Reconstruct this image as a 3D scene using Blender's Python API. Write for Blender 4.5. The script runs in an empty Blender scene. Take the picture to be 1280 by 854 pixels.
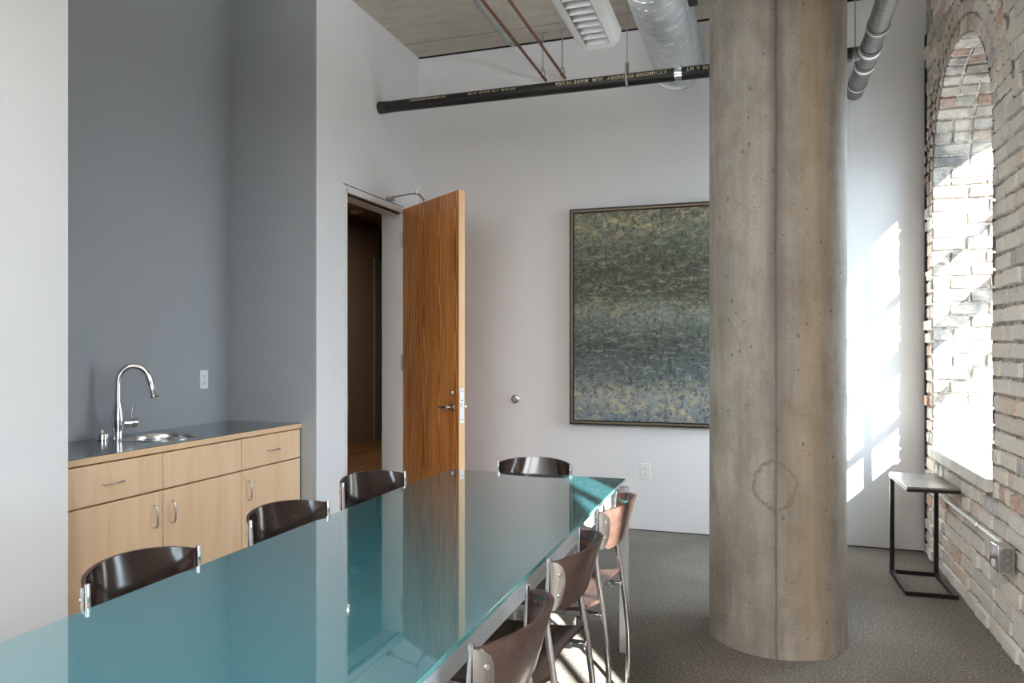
import bpy, bmesh, math, random
from mathutils import Vector, Matrix
random.seed(7)
PI = math.pi
COL = bpy.context.scene.collection
scene = bpy.context.scene

# ------------------------------------------------------------------ materials
def new_mat(name):
    m = bpy.data.materials.new(name); m.use_nodes = True
    nt = m.node_tree
    for n in list(nt.nodes): nt.nodes.remove(n)
    out = nt.nodes.new('ShaderNodeOutputMaterial')
    b = nt.nodes.new('ShaderNodeBsdfPrincipled')
    nt.links.new(b.outputs[0], out.inputs[0])
    return m, nt, b
def N(nt, t, **kw):
    n = nt.nodes.new(t)
    for k, v in kw.items():
        if k in n.inputs: n.inputs[k].default_value = v
        else: setattr(n, k, v)
    return n
def rgba(c): return (c[0], c[1], c[2], 1.0)
def plain(name, col, rough=0.5, metal=0.0, ior=1.45, coat=0.0, bump=0.0, bscale=60.0, var=0.0, aniso=0.0):
    m, nt, b = new_mat(name)
    b.inputs['Base Color'].default_value = rgba(col)
    b.inputs['Roughness'].default_value = rough
    b.inputs['Metallic'].default_value = metal
    b.inputs['IOR'].default_value = ior
    b.inputs['Coat Weight'].default_value = coat
    b.inputs['Coat Roughness'].default_value = 0.08
    if aniso: b.inputs['Anisotropic'].default_value = aniso
    if bump or var:
        tc = N(nt, 'ShaderNodeTexCoord')
        nz = N(nt, 'ShaderNodeTexNoise', Scale=bscale, Detail=4.0)
        nt.links.new(tc.outputs['Object'], nz.inputs['Vector'])
        if bump:
            bp = N(nt, 'ShaderNodeBump', Strength=bump, Distance=0.002)
            nt.links.new(nz.outputs['Fac'], bp.inputs['Height']); nt.links.new(bp.outputs[0], b.inputs['Normal'])
        if var:
            mp = N(nt, 'ShaderNodeMapRange'); mp.inputs['To Min'].default_value = 1 - var; mp.inputs['To Max'].default_value = 1 + var
            nt.links.new(nz.outputs['Fac'], mp.inputs['Value'])
            vm = N(nt, 'ShaderNodeVectorMath', operation='SCALE'); vm.inputs[0].default_value = col
            nt.links.new(mp.outputs[0], vm.inputs['Scale']); nt.links.new(vm.outputs[0], b.inputs['Base Color'])
    return m
def ramp(nt, stops, interp='LINEAR'):
    r = N(nt, 'ShaderNodeValToRGB'); cr = r.color_ramp; cr.interpolation = interp
    while len(cr.elements) < len(stops): cr.elements.new(0.5)
    for e, (p, c) in zip(cr.elements, stops):
        e.position = p; e.color = rgba(c) if len(c) == 3 else c
    return r
def mixc(nt, a, bb, fac, mode='MIX'):
    m = N(nt, 'ShaderNodeMix', data_type='RGBA', blend_type=mode)
    for sock, v in ((m.inputs[0], fac), (m.inputs[6], a), (m.inputs[7], bb)):
        if hasattr(v, 'is_output'): nt.links.new(v, sock)
        elif isinstance(v, (int, float)): sock.default_value = v
        else: sock.default_value = rgba(v)
    return m.outputs[2]
def mth(nt, op, a, b=None, c=None, clamp=False):
    m = N(nt, 'ShaderNodeMath', operation=op); m.use_clamp = clamp
    for i, v in enumerate((a, b, c)):
        if v is None: continue
        if hasattr(v, 'is_output'): nt.links.new(v, m.inputs[i])
        else: m.inputs[i].default_value = v
    return m.outputs[0]
def coords(nt, scale=(1, 1, 1), rot=(0, 0, 0), loc=(0, 0, 0)):
    tc = N(nt, 'ShaderNodeTexCoord'); mp = N(nt, 'ShaderNodeMapping')
    mp.inputs['Scale'].default_value = scale; mp.inputs['Rotation'].default_value = rot; mp.inputs['Location'].default_value = loc
    nt.links.new(tc.outputs['Object'], mp.inputs['Vector'])
    return mp.outputs[0]
def noise(nt, vec, scale, detail=5.0, rough=0.55, dist=0.0):
    n = N(nt, 'ShaderNodeTexNoise', Scale=scale, Detail=detail, Roughness=rough, Distortion=dist)
    nt.links.new(vec, n.inputs['Vector']); return n.outputs['Fac']
def bump(nt, b, h, strength, dist):
    bp = N(nt, 'ShaderNodeBump', Strength=strength, Distance=dist)
    nt.links.new(h, bp.inputs['Height']); nt.links.new(bp.outputs[0], b.inputs['Normal'])

def wood(name, dark, mid, light, axis='Z', grain=28.0, rough=0.35, coat=0.2, figure=1.0, flame=False):
    m, nt, b = new_mat(name)
    s = {'Z': (1, 1, .06), 'X': (.06, 1, 1), 'Y': (1, .06, 1)}[axis]
    v = coords(nt, s)
    a = noise(nt, v, grain, 6, .6, .6)
    v2 = coords(nt, {'Z': (1, 1, .18), 'X': (.18, 1, 1), 'Y': (1, .18, 1)}[axis])
    c = noise(nt, v2, 7.0 * figure, 3, .5, 1.2)
    f = mth(nt, 'ADD', mth(nt, 'MULTIPLY', a, .6), mth(nt, 'MULTIPLY', c, .4))
    if flame:      # cathedral figure: nested tall arches in each leaf of veneer
        tc = N(nt, 'ShaderNodeTexCoord'); sp = N(nt, 'ShaderNodeSeparateXYZ'); nt.links.new(tc.outputs['Object'], sp.inputs[0])
        u = mth(nt, 'MULTIPLY', sp.outputs['X'], 1 / .225)
        fr = mth(nt, 'ABSOLUTE', mth(nt, 'SUBTRACT', mth(nt, 'FRACT', u), .5))
        h = mth(nt, 'ADD', mth(nt, 'MULTIPLY', sp.outputs['Z'], .55), mth(nt, 'MULTIPLY', mth(nt, 'POWER', fr, 1.3), 3.4))
        wv = noise(nt, coords(nt, (1, 1, .3)), 5, 4, .6, .5)
        h = mth(nt, 'ADD', h, mth(nt, 'MULTIPLY', wv, .55))
        ln = mth(nt, 'ADD', mth(nt, 'MULTIPLY', mth(nt, 'SINE', mth(nt, 'MULTIPLY', h, 26.0)), .5), .5)
        f = mth(nt, 'ADD', mth(nt, 'MULTIPLY', f, .72), mth(nt, 'MULTIPLY', ln, .28)); f = mth(nt, 'ADD', mth(nt, 'MULTIPLY', mth(nt, 'SUBTRACT', f, .5), 1.25), .5)
    r = ramp(nt, [(.3, dark), (.5, mid), (.68, light)])
    nt.links.new(f, r.inputs[0]); nt.links.new(r.outputs[0], b.inputs['Base Color'])
    b.inputs['Roughness'].default_value = rough; b.inputs['Coat Weight'].default_value = coat; b.inputs['Coat Roughness'].default_value = .12
    bump(nt, b, a, .05, .001)
    return m

M = {}
M['white'] = plain('white_wall_paint', (.78, .785, .80), .75, bump=.08, bscale=180)
M['white_trim'] = plain('white_trim_paint', (.78, .78, .77), .45)
M['grey'] = plain('grey_wall_paint', (.355, .375, .40), .34, bump=.06, bscale=180)
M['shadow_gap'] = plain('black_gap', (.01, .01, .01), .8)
M['chrome'] = plain('chrome', (.80, .80, .82), .09, 1.0)
M['steel'] = plain('brushed_steel', (.60, .59, .57), .24, 1.0, bump=.05, bscale=300)
M['dull_steel'] = plain('dull_steel', (.45, .44, .43), .4, 1.0)
M['silver_paint'] = plain('silver_painted_metal', (.70, .74, .78), .3, .3)
M['black_rubber'] = plain('black_rubber', (.015, .015, .015), .6)
M['black_steel'] = plain('black_steel', (.02, .019, .019), .38, .3)
M['white_plastic'] = plain('white_plastic', (.8, .8, .79), .35)
M['dark_slot'] = plain('dark_slot', (.05, .05, .05), .6)
M['black_iron'] = plain('black_iron_pipe', (.016, .016, .015), .35, 0.0, bump=.3, bscale=90)
M['print'] = plain('pale_printed_ink', (.80, .76, .50), .7)
M['copper'] = plain('aged_copper', (.23, .095, .055), .45, .6, var=.25, bscale=30)
M['white_enamel'] = plain('white_enamel', (.90, .90, .90), .3)
M['maple'] = wood('maple', (.72, .47, .27), (.80, .55, .34), (.85, .61, .40), 'Z', 22, .4, .1, .8)
M['maple_edge'] = plain('maple_edge_banding', (.78, .52, .31), .45)
M['gap_brown'] = plain('shaded_reveal_board', (.30, .15, .06), .6)
M['cherry'] = wood('cherry_veneer', (.25, .075, .012), (.50, .18, .042), (.70, .32, .10), 'Z', 24, .34, .2, 1.0, True)
M['door_edge'] = plain('pale_maple_door_edge', (.86, .56, .30), .45)
M['wenge'] = wood('dark_stained_plywood', (.010, .005, .004), (.020, .009, .007), (.045, .02, .014), 'X', 40, .13, .25, 1.4)
M['wenge_out'] = wood('brown_stained_plywood', (.055, .032, .026), (.085, .048, .038), (.13, .075, .058), 'X', 34, .24, .3, 1.4)
M['ply_edge'] = plain('plywood_edge', (.05, .025, .02), .4)
M['worktop'] = plain('charcoal_laminate', (.085, .09, .10), .16, 0.0, 1.6, .4)
M['hall_wall'] = plain('tan_corridor_paint', (.34, .25, .19), .8)
M['hall_green'] = plain('green_grey_trim', (.22, .25, .20), .6)

def glass_top_mat():
    m, nt, b = new_mat('frosted_teal_glass')
    b.inputs['Base Color'].default_value = (.036, .125, .145, 1)
    b.inputs['Roughness'].default_value = .05
    b.inputs['IOR'].default_value = 1.6
    b.inputs['Coat Weight'].default_value = 1.0; b.inputs['Coat IOR'].default_value = 1.75; b.inputs['Coat Roughness'].default_value = .012
    return m
M['glass_top'] = glass_top_mat()
m, nt, b = new_mat('polished_glass_edge')
b.inputs['Base Color'].default_value = (.16, .52, .50, 1); b.inputs['Roughness'].default_value = .08; b.inputs['IOR'].default_value = 1.55
b.inputs['Coat Weight'].default_value = 1
M['glass_edge'] = m

# window glass: clear pane, transparent with a Fresnel reflection
m = bpy.data.materials.new('window_glass'); m.use_nodes = True; nt = m.node_tree
for n in list(nt.nodes): nt.nodes.remove(n)
o_ = N(nt, 'ShaderNodeOutputMaterial'); tr = N(nt, 'ShaderNodeBsdfTransparent'); gl = N(nt, 'ShaderNodeBsdfGlossy', Roughness=0.0)
tr.inputs[0].default_value = (.95, .97, .96, 1)
fr = N(nt, 'ShaderNodeFresnel', IOR=1.45); mx = N(nt, 'ShaderNodeMixShader')
ge = N(nt, 'ShaderNodeNewGeometry'); nt.links.new(mth(nt, 'MULTIPLY', fr.outputs[0], mth(nt, 'SUBTRACT', 1.0, ge.outputs['Backfacing'])), mx.inputs[0]); nt.links.new(tr.outputs[0], mx.inputs[1]); nt.links.new(gl.outputs[0], mx.inputs[2]); nt.links.new(mx.outputs[0], o_.inputs[0])
M['pane'] = m

# concrete of the ceiling: board joints running across the room
m, nt, b = new_mat('board_formed_concrete')
v = coords(nt); n1 = noise(nt, v, 2.2, 6, .6, .3); n2 = noise(nt, coords(nt, (.25, 1, 1)), 14, 6, .65)
f = mth(nt, 'ADD', mth(nt, 'MULTIPLY', n1, .5), mth(nt, 'MULTIPLY', n2, .5))
r = ramp(nt, [(.3, (.38, .335, .28)), (.5, (.52, .47, .40)), (.7, (.63, .58, .50))]); nt.links.new(f, r.inputs[0])
tc = N(nt, 'ShaderNodeTexCoord'); sp = N(nt, 'ShaderNodeSeparateXYZ'); nt.links.new(tc.outputs['Object'], sp.inputs[0])
yy = mth(nt, 'ADD', mth(nt, 'MULTIPLY', mth(nt, 'SUBTRACT', sp.outputs['Y'], 5.11), 1 / 1.2), mth(nt, 'MULTIPLY', noise(nt, v, 3, 3), .006))
d = mth(nt, 'ABSOLUTE', mth(nt, 'SUBTRACT', mth(nt, 'FRACT', mth(nt, 'ADD', yy, 40.5)), .5))
line = mth(nt, 'LESS_THAN', d, .004)
vo = N(nt, 'ShaderNodeTexVoronoi', Scale=9.0); nt.links.new(v, vo.inputs['Vector'])
pit = mth(nt, 'LESS_THAN', vo.outputs['Distance'], .07)
c1 = mixc(nt, r.outputs[0], (.15, .12, .10), mth(nt, 'MULTIPLY', line, .8)); c1 = mixc(nt, c1, (.17, .14, .12), mth(nt, 'MULTIPLY', pit, .6))
nt.links.new(c1, b.inputs['Base Color']); b.inputs['Roughness'].default_value = .85
bump(nt, b, f, .4, .004); M['ceiling'] = m

# concrete of the column (object origin at the centre of its base; seam faces local -Y)
m, nt, b = new_mat('cast_column_concrete')
tc = N(nt, 'ShaderNodeTexCoord'); sp = N(nt, 'ShaderNodeSeparateXYZ'); nt.links.new(tc.outputs['Object'], sp.inputs[0])
X, Y, Z = sp.outputs
ang = mth(nt, 'ARCTAN2', X, mth(nt, 'MULTIPLY', Y, -1.0))
arc = mth(nt, 'MULTIPLY', ang, .2954)
v = coords(nt); vs = coords(nt, (1, 1, .12))
big = noise(nt, v, 2.6, 5, .6, .4); streak = noise(nt, vs, 15, 6, .6, .2); fine = noise(nt, v, 60, 4, .7)
f = mth(nt, 'ADD', mth(nt, 'ADD', mth(nt, 'MULTIPLY', big, .45), mth(nt, 'MULTIPLY', streak, .40)), mth(nt, 'MULTIPLY', fine, .15))
r = ramp(nt, [(.32, (.14, .12, .10)), (.44, (.245, .22, .187)), (.56, (.345, .312, .27)), (.72, (.48, .44, .385))]); nt.links.new(f, r.inputs[0])
col = r.outputs[0]
wob = mth(nt, 'MULTIPLY', mth(nt, 'SUBTRACT', noise(nt, coords(nt, (1, 1, .4)), 12, 4, .6), .5), .03)
da = mth(nt, 'ABSOLUTE', mth(nt, 'ADD', arc, wob))
wide = mth(nt, 'SUBTRACT', 1.0, mth(nt, 'MULTIPLY', da, 1 / .042), None, True)
thin = mth(nt, 'SUBTRACT', 1.0, mth(nt, 'MULTIPLY', mth(nt, 'ABSOLUTE', mth(nt, 'ADD', arc, mth(nt, 'MULTIPLY', wob, .25))), 1 / .006), None, True)
zup = N(nt, 'ShaderNodeMapRange'); zup.inputs['From Min'].default_value = .6; zup.inputs['From Max'].default_value = 1.6; zup.inputs['To Min'].default_value = .22; zup.inputs['To Max'].default_value = .85
nt.links.new(Z, zup.inputs['Value'])
col = mixc(nt, col, (.12, .095, .08), mth(nt, 'MULTIPLY', wide, zup.outputs[0]))
col = mixc(nt, col, (.10, .075, .06), mth(nt, 'MULTIPLY', thin, .75))
mot = ramp(nt, [(.50, (0, 0, 0)), (.68, (1, 1, 1))]); nt.links.new(noise(nt, coords(nt, (1, 1, .5)), 8.0, 8, .7, .8), mot.inputs[0])
col = mixc(nt, col, (.17, .145, .12), mth(nt, 'MULTIPLY', mot.outputs[0], .5))
# patch with a dark raised outline on the seam, and tan run-off on the right
px = mth(nt, 'ADD', arc, 0.0); pz = mth(nt, 'SUBTRACT', Z, .73)
w2 = mth(nt, 'MULTIPLY', mth(nt, 'SUBTRACT', noise(nt, v, 9, 5, .65), .5), .12)
rad = mth(nt, 'ADD', mth(nt, 'SQRT', mth(nt, 'ADD', mth(nt, 'MULTIPLY', px, px), mth(nt, 'MULTIPLY', mth(nt, 'MULTIPLY', pz, pz), .85))), w2)
ring = mth(nt, 'SUBTRACT', 1.0, mth(nt, 'MULTIPLY', mth(nt, 'ABSOLUTE', mth(nt, 'SUBTRACT', rad, .088)), 1 / .010), None, True)
col = mixc(nt, col, (.16, .13, .11), mth(nt, 'MULTIPLY', ring, .9))
tan_ = mth(nt, 'MULTIPLY', mth(nt, 'SUBTRACT', 1.0, mth(nt, 'MULTIPLY', mth(nt, 'ABSOLUTE', mth(nt, 'SUBTRACT', arc, .15)), 1 / .12), None, True), noise(nt, coords(nt, (1, 1, .3)), 7, 5, .6))
col = mixc(nt, col, (.56, .40, .24), mth(nt, 'MULTIPLY', tan_, .75))
vo = N(nt, 'ShaderNodeTexVoronoi', Scale=22.0); nt.links.new(coords(nt, (1, 1, .7)), vo.inputs['Vector'])
holes = mth(nt, 'MULTIPLY', mth(nt, 'LESS_THAN', vo.outputs['Distance'], .13), mth(nt, 'GREATER_THAN', noise(nt, v, 7, 2), .52))
vo2 = N(nt, 'ShaderNodeTexVoronoi', Scale=60.0); nt.links.new(v, vo2.inputs['Vector'])
holes2 = mth(nt, 'MULTIPLY', mth(nt, 'LESS_THAN', vo2.outputs['Distance'], .16), mth(nt, 'GREATER_THAN', noise(nt, v, 5, 3), .55))
hs = mth(nt, 'MAXIMUM', holes, holes2)
col = mixc(nt, col, (.10, .08, .065), mth(nt, 'MULTIPLY', hs, .7))
nt.links.new(col, b.inputs['Base Color']); b.inputs['Roughness'].default_value = .62
h = mth(nt, 'SUBTRACT', mth(nt, 'ADD', f, mth(nt, 'MULTIPLY', ring, .25)), mth(nt, 'ADD', mth(nt, 'MULTIPLY', hs, .8), mth(nt, 'MULTIPLY', thin, .6)))
bump(nt, b, h, .45, .004); M['column'] = m

# carpet
m, nt, b = new_mat('grey_brown_carpet')
v = coords(nt); a = noise(nt, v, 260, 3, .8); c = noise(nt, coords(nt, (1, .7, 1), (0, 0, .5)), 110, 4, .75); e = noise(nt, v, 1.5, 3)
f = mth(nt, 'ADD', mth(nt, 'ADD', mth(nt, 'MULTIPLY', a, .5), mth(nt, 'MULTIPLY', c, .4)), mth(nt, 'MULTIPLY', e, .1))
r = ramp(nt, [(.38, (.08, .07, .062)), (.5, (.19, .17, .15)), (.60, (.46, .42, .375))]); nt.links.new(f, r.inputs[0]); nt.links.new(r.outputs[0], b.inputs['Base Color'])
b.inputs['Roughness'].default_value = .95; b.inputs['Specular IOR Level'].default_value = .15
bump(nt, b, f, .8, .005); M['carpet'] = m

# brick and mortar: colour of each brick comes from a random number stored on it
m, nt, b = new_mat('old_cream_brick')
at = N(nt, 'ShaderNodeAttribute', attribute_name='brick_id')
r = ramp(nt, [(0, (.84, .77, .67)), (.2, (.87, .82, .75)), (.4, (.74, .67, .58)), (.55, (.86, .82, .77)), (.68, (.68, .65, .61)), (.80, (.77, .62, .51)), (.91, (.63, .41, .31)), (.96, (.54, .52, .50))], 'CONSTANT')
nt.links.new(at.outputs['Fac'], r.inputs[0])
v = coords(nt); a = noise(nt, v, 22, 7, .75, .6); c = noise(nt, v, 95, 5, .75); g = noise(nt, v, 3.0, 4, .6)
wash = ramp(nt, [(.44, (0, 0, 0)), (.62, (1, 1, 1))]); nt.links.new(a, wash.inputs[0])
col = mixc(nt, r.outputs[0], (.80, .75, .68), mth(nt, 'MULTIPLY', wash.outputs[0], .65))
dirt = ramp(nt, [(.55, (0, 0, 0)), (.72, (1, 1, 1))]); nt.links.new(c, dirt.inputs[0])
col = mixc(nt, col, (.22, .175, .135), mth(nt, 'MULTIPLY', dirt.outputs[0], .7))
dk = ramp(nt, [(.30, (1, 1, 1)), (.42, (0, 0, 0))]); nt.links.new(a, dk.inputs[0])
col = mixc(nt, col, (.30, .24, .19), mth(nt, 'MULTIPLY', dk.outputs[0], .65))
nt.links.new(col, b.inputs['Base Color']); b.inputs['Roughness'].default_value = .9
bump(nt, b, mth(nt, 'ADD', mth(nt, 'MULTIPLY', a, .6), mth(nt, 'MULTIPLY', c, .4)), .9, .008); M['brick'] = m
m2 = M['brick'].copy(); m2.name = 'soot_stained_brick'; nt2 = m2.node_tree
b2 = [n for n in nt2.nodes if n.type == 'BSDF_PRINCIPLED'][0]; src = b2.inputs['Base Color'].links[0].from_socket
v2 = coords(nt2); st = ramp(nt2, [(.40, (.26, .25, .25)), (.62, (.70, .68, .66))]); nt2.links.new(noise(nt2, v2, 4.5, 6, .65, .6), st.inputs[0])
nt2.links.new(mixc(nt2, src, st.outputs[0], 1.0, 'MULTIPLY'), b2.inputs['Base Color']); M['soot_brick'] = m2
m, nt, b = new_mat('lime_mortar')
v = coords(nt); a = noise(nt, v, 30, 6, .7)
r = ramp(nt, [(.35, (.19, .16, .13)), (.5, (.38, .34, .29)), (.65, (.66, .61, .54))]); nt.links.new(a, r.inputs[0]); nt.links.new(r.outputs[0], b.inputs['Base Color'])
b.inputs['Roughness'].default_value = .95; bump(nt, b, a, .8, .008); M['mortar'] = m
m, nt, b = new_mat('limestone_sill')
v = coords(nt); a = noise(nt, v, 9, 5, .6)
r = ramp(nt, [(.35, (.58, .54, .48)), (.6, (.76, .73, .68))]); nt.links.new(a, r.inputs[0]); nt.links.new(r.outputs[0], b.inputs['Base Color'])
b.inputs['Roughness'].default_value = .7; M['sill'] = m

# painting: scraped layers of paint
m, nt, b = new_mat('scraped_oil_paint')
tc = N(nt, 'ShaderNodeTexCoord'); sp = N(nt, 'ShaderNodeSeparateXYZ'); nt.links.new(tc.outputs['Object'], sp.inputs[0])
X, Y, Z = sp.outputs
v = coords(nt); vh = coords(nt, (.35, 1, 1)); vv = coords(nt, (1, 1, .3))
band = mth(nt, 'ADD', mth(nt, 'MULTIPLY', Z, 1 / 1.57), mth(nt, 'MULTIPLY', mth(nt, 'SUBTRACT', noise(nt, vh, 3.5, 5, .6), .5), .28))
base = ramp(nt, [(.0, (.10, .16, .23)), (.13, (.27, .30, .29)), (.22, (.10, .135, .14)), (.36, (.055, .07, .058)), (.46, (.10, .125, .10)), (.52, (.18, .21, .18)), (.58, (.075, .08, .045)), (.72, (.055, .06, .032)), (.84, (.11, .13, .09)), (.93, (.17, .19, .12)), (1.0, (.11, .115, .07))])
nt.links.new(band, base.inputs[0])
s1 = ramp(nt, [(.50, (0, 0, 0)), (.60, (1, 1, 1))]); nt.links.new(noise(nt, vh, 34, 8, .85, 1.0), s1.inputs[0])
col = mixc(nt, base.outputs[0], (.40, .43, .37), mth(nt, 'MULTIPLY', s1.outputs[0], .6))
s2 = ramp(nt, [(.50, (0, 0, 0)), (.58, (1, 1, 1))]); nt.links.new(noise(nt, coords(nt, (1, 1, .6), (0, 0, 0), (3, 0, 1)), 34, 8, .9, .7), s2.inputs[0])
col = mixc(nt, col, (.012, .016, .018), mth(nt, 'MULTIPLY', s2.outputs[0], .85))
topg = ramp(nt, [(.0, (0, 0, 0)), (.05, (.9, .9, .9)), (.19, (.35, .35, .35)), (.24, (0, 0, 0)), (.47, (0, 0, 0)), (.54, (.45, .45, .45)), (.6, (0, 0, 0)), (.83, (.1, .1, .1)), (.92, (.9, .9, .9)), (1, (.5, .5, .5))])
nt.links.new(mth(nt, 'MULTIPLY', Z, 1 / 1.57), topg.inputs[0])
s3 = ramp(nt, [(.50, (0, 0, 0)), (.60, (1, 1, 1))]); nt.links.new(noise(nt, coords(nt, (1, 1, 1.3), (0, 0, 0), (1, 0, 4)), 15.0, 9, .78, .9), s3.inputs[0])
col = mixc(nt, col, (.60, .47, .25), mth(nt, 'MULTIPLY', mth(nt, 'MULTIPLY', s3.outputs[0], topg.outputs[0]), .95))
nt.links.new(col, b.inputs['Base Color']); b.inputs['Roughness'].default_value = .5
bump(nt, b, noise(nt, v, 45, 8, .8, 1), .7, .004); M['paint'] = m

# galvanised duct
m, nt, b = new_mat('galvanised_steel')
v = coords(nt); vo = N(nt, 'ShaderNodeTexVoronoi', Scale=16.0); nt.links.new(v, vo.inputs['Vector'])
r = ramp(nt, [(0, (.60, .63, .65)), (1, (.80, .82, .83))]); nt.links.new(vo.outputs['Color'], r.inputs[0]); nt.links.new(r.outputs[0], b.inputs['Base Color'])
b.inputs['Metallic'].default_value = .85; b.inputs['Roughness'].default_value = .38; M['galv'] = m
m, nt, b = new_mat('grey_cast_iron_pipe')
v = coords(nt); a = noise(nt, v, 50, 5, .7)
r = ramp(nt, [(.35, (.10, .095, .09)), (.65, (.21, .205, .20))]); nt.links.new(a, r.inputs[0]); nt.links.new(r.outputs[0], b.inputs['Base Color'])
b.inputs['Roughness'].default_value = .36; b.inputs['Metallic'].default_value = .15; bump(nt, b, a, .3, .002); M['grey_iron'] = m
m, nt, b = new_mat('corridor_wood_floor')
v = coords(nt, (1, .1, 1)); a = noise(nt, v, 14, 4)
r = ramp(nt, [(.35, (.10, .05, .022)), (.65, (.22, .12, .055))]); nt.links.new(a, r.inputs[0]); nt.links.new(r.outputs[0], b.inputs['Base Color'])
b.inputs['Roughness'].default_value = .35; M['hall_floor'] = m
m, nt, b = new_mat('side_table_top_zinc')
a = noise(nt, coords(nt, (1, .3, 1)), 30, 6, .7)
r = ramp(nt, [(.35, (.17, .16, .15)), (.65, (.30, .285, .27))]); nt.links.new(a, r.inputs[0]); nt.links.new(r.outputs[0], b.inputs['Base Color'])
b.inputs['Roughness'].default_value = .3; b.inputs['Metallic'].default_value = .4; M['zinc'] = m

# ------------------------------------------------------------------ mesh builder
class MB:
    def __init__(s): s.v = []; s.f = []; s.mi = []; s.ids = []
    def face(s, idx, mi=0, bid=0.0): s.f.append(tuple(idx)); s.mi.append(mi); s.ids.append(bid)
    def add(s, verts, faces, mi=0, bid=0.0):
        o = len(s.v); s.v += [tuple(p) for p in verts]
        for f in faces: s.face([i + o for i in f], mi, bid)
    def hexa(s, p, mi=0, bid=0.0):   # p: 8 points, 0-3 bottom ring, 4-7 top ring
        s.add(p, [(3, 2, 1, 0), (4, 5, 6, 7), (0, 1, 5, 4), (1, 2, 6, 5), (2, 3, 7, 6), (3, 0, 4, 7)], mi, bid)
    def box(s, x0, x1, y0, y1, z0, z1, mi=0, mat=None):
        p = [(x0, y0, z0), (x1, y0, z0), (x1, y1, z0), (x0, y1, z0), (x0, y0, z1), (x1, y0, z1), (x1, y1, z1), (x0, y1, z1)]
        if mat: p = [mat @ Vector(q) for q in p]
        s.hexa(p, mi)
    def prism(s, pts, z0, z1, mi=0, mat=None, axis='Z'):
        n = len(pts)
        def P(u, w, z):
            q = {'Z': (u, w, z), 'X': (z, u, w), 'Y': (u, z, w)}[axis]
            return mat @ Vector(q) if mat else q
        vs = [P(u, w, z0) for u, w in pts] + [P(u, w, z1) for u, w in pts]
        fs = [tuple(range(n))[::-1], tuple(range(n, 2 * n))] + [(i, (i + 1) % n, n + (i + 1) % n, n + i) for i in range(n)]
        s.add(vs, fs, mi)
    def tube(s, path, r, seg=12, cap=True, mi=0):
        path = [Vector(p) for p in path]; n = len(path)
        rs = r if isinstance(r, (list, tuple)) else [r] * n
        up = Vector((0, 0, 1)); rings = []; prev = None
        for i, p in enumerate(path):
            t = (path[min(i + 1, n - 1)] - path[max(i - 1, 0)]).normalized()
            if prev is None:
                a = up if abs(t.dot(up)) < .95 else Vector((1, 0, 0))
                u = t.cross(a).normalized()
            else:
                u = (prev - t * prev.dot(t)).normalized()
            prev = u; w = t.cross(u)
            rings.append([p + (u * math.cos(2 * PI * k / seg) + w * math.sin(2 * PI * k / seg)) * rs[i] for k in range(seg)])
        vs = [q for rg in rings for q in rg]; fs = []
        for i in range(n - 1):
            for k in range(seg):
                a = i * seg + k; b2 = i * seg + (k + 1) % seg
                fs.append((a, b2, b2 + seg, a + seg))
        if cap: fs += [tuple(range(seg))[::-1], tuple(range((n - 1) * seg, n * seg))]
        s.add(vs, fs, mi)
    def lathe(s, prof, c, axis='Z', seg=32, mi=0, mat=None):   # prof: (r, h)
        vs = []
        for r_, h_ in prof:
            for k in range(seg):
                a = 2 * PI * k / seg; u, w = r_ * math.cos(a), r_ * math.sin(a)
                q = {'Z': (u, w, h_), 'X': (h_, u, w), 'Y': (u, h_, w)}[axis]
                q = Vector(q)
                if mat: q = mat @ q
                vs.append(Vector(c) + q)
        fs = []
        for i in range(len(prof) - 1):
            for k in range(seg):
                a = i * seg + k; b2 = i * seg + (k + 1) % seg
                fs.append((a, b2, b2 + seg, a + seg))
        fs += [tuple(range(seg))[::-1], tuple(range((len(prof) - 1) * seg, len(prof) * seg))]
        s.add(vs, fs, mi)
    def build(s, name, mats, parent=None, bevel=0.0, smooth=True, origin=None, ids=False, segs=2, fix=True):
        me = bpy.data.meshes.new(name)
        vs = s.v
        if origin: vs = [(p[0] - origin[0], p[1] - origin[1], p[2] - origin[2]) for p in vs]
        me.from_pydata(vs, [], s.f)
        if not isinstance(mats, (list, tuple)): mats = [mats]
        for m_ in mats: me.materials.append(m_)
        for p, i in zip(me.polygons, s.mi): p.material_index = i
        if ids:
            at = me.attributes.new('brick_id', 'FLOAT', 'FACE')
            at.data.foreach_set('value', s.ids)
        me.validate(); me.update()
        if fix:
            bm = bmesh.new(); bm.from_mesh(me); bmesh.ops.recalc_face_normals(bm, faces=bm.faces); bm.to_mesh(me); bm.free()
        if smooth:
            me.shade_smooth(); me.set_sharp_from_angle(angle=math.radians(38))
        o = bpy.data.objects.new(name, me); COL.objects.link(o)
        if origin: o.location = origin
        if bevel:
            bv = o.modifiers.new('bevel', 'BEVEL'); bv.width = bevel; bv.segments = segs; bv.limit_method = 'ANGLE'; bv.angle_limit = math.radians(40)
            bv.harden_normals = False
        if parent: o.parent = parent
        return o

def tag(o, label, cat, group=None):
    o['label'] = label; o['category'] = cat
    if group: o['group'] = group
    return o
def struct(o): o['kind'] = 'structure'; return o
def thing(name, label, cat, loc=(0, 0, 0), rz=0.0, group=None):
    o = bpy.data.objects.new(name, None); COL.objects.link(o); o.empty_display_size = .1
    o.location = loc; o.rotation_euler = (0, 0, rz)
    return tag(o, label, cat, group)
def sroot(name, loc=(0, 0, 0), rz=0.0):
    o = bpy.data.objects.new(name, None); COL.objects.link(o); o.location = loc; o.rotation_euler = (0, 0, rz)
    return struct(o)

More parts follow.
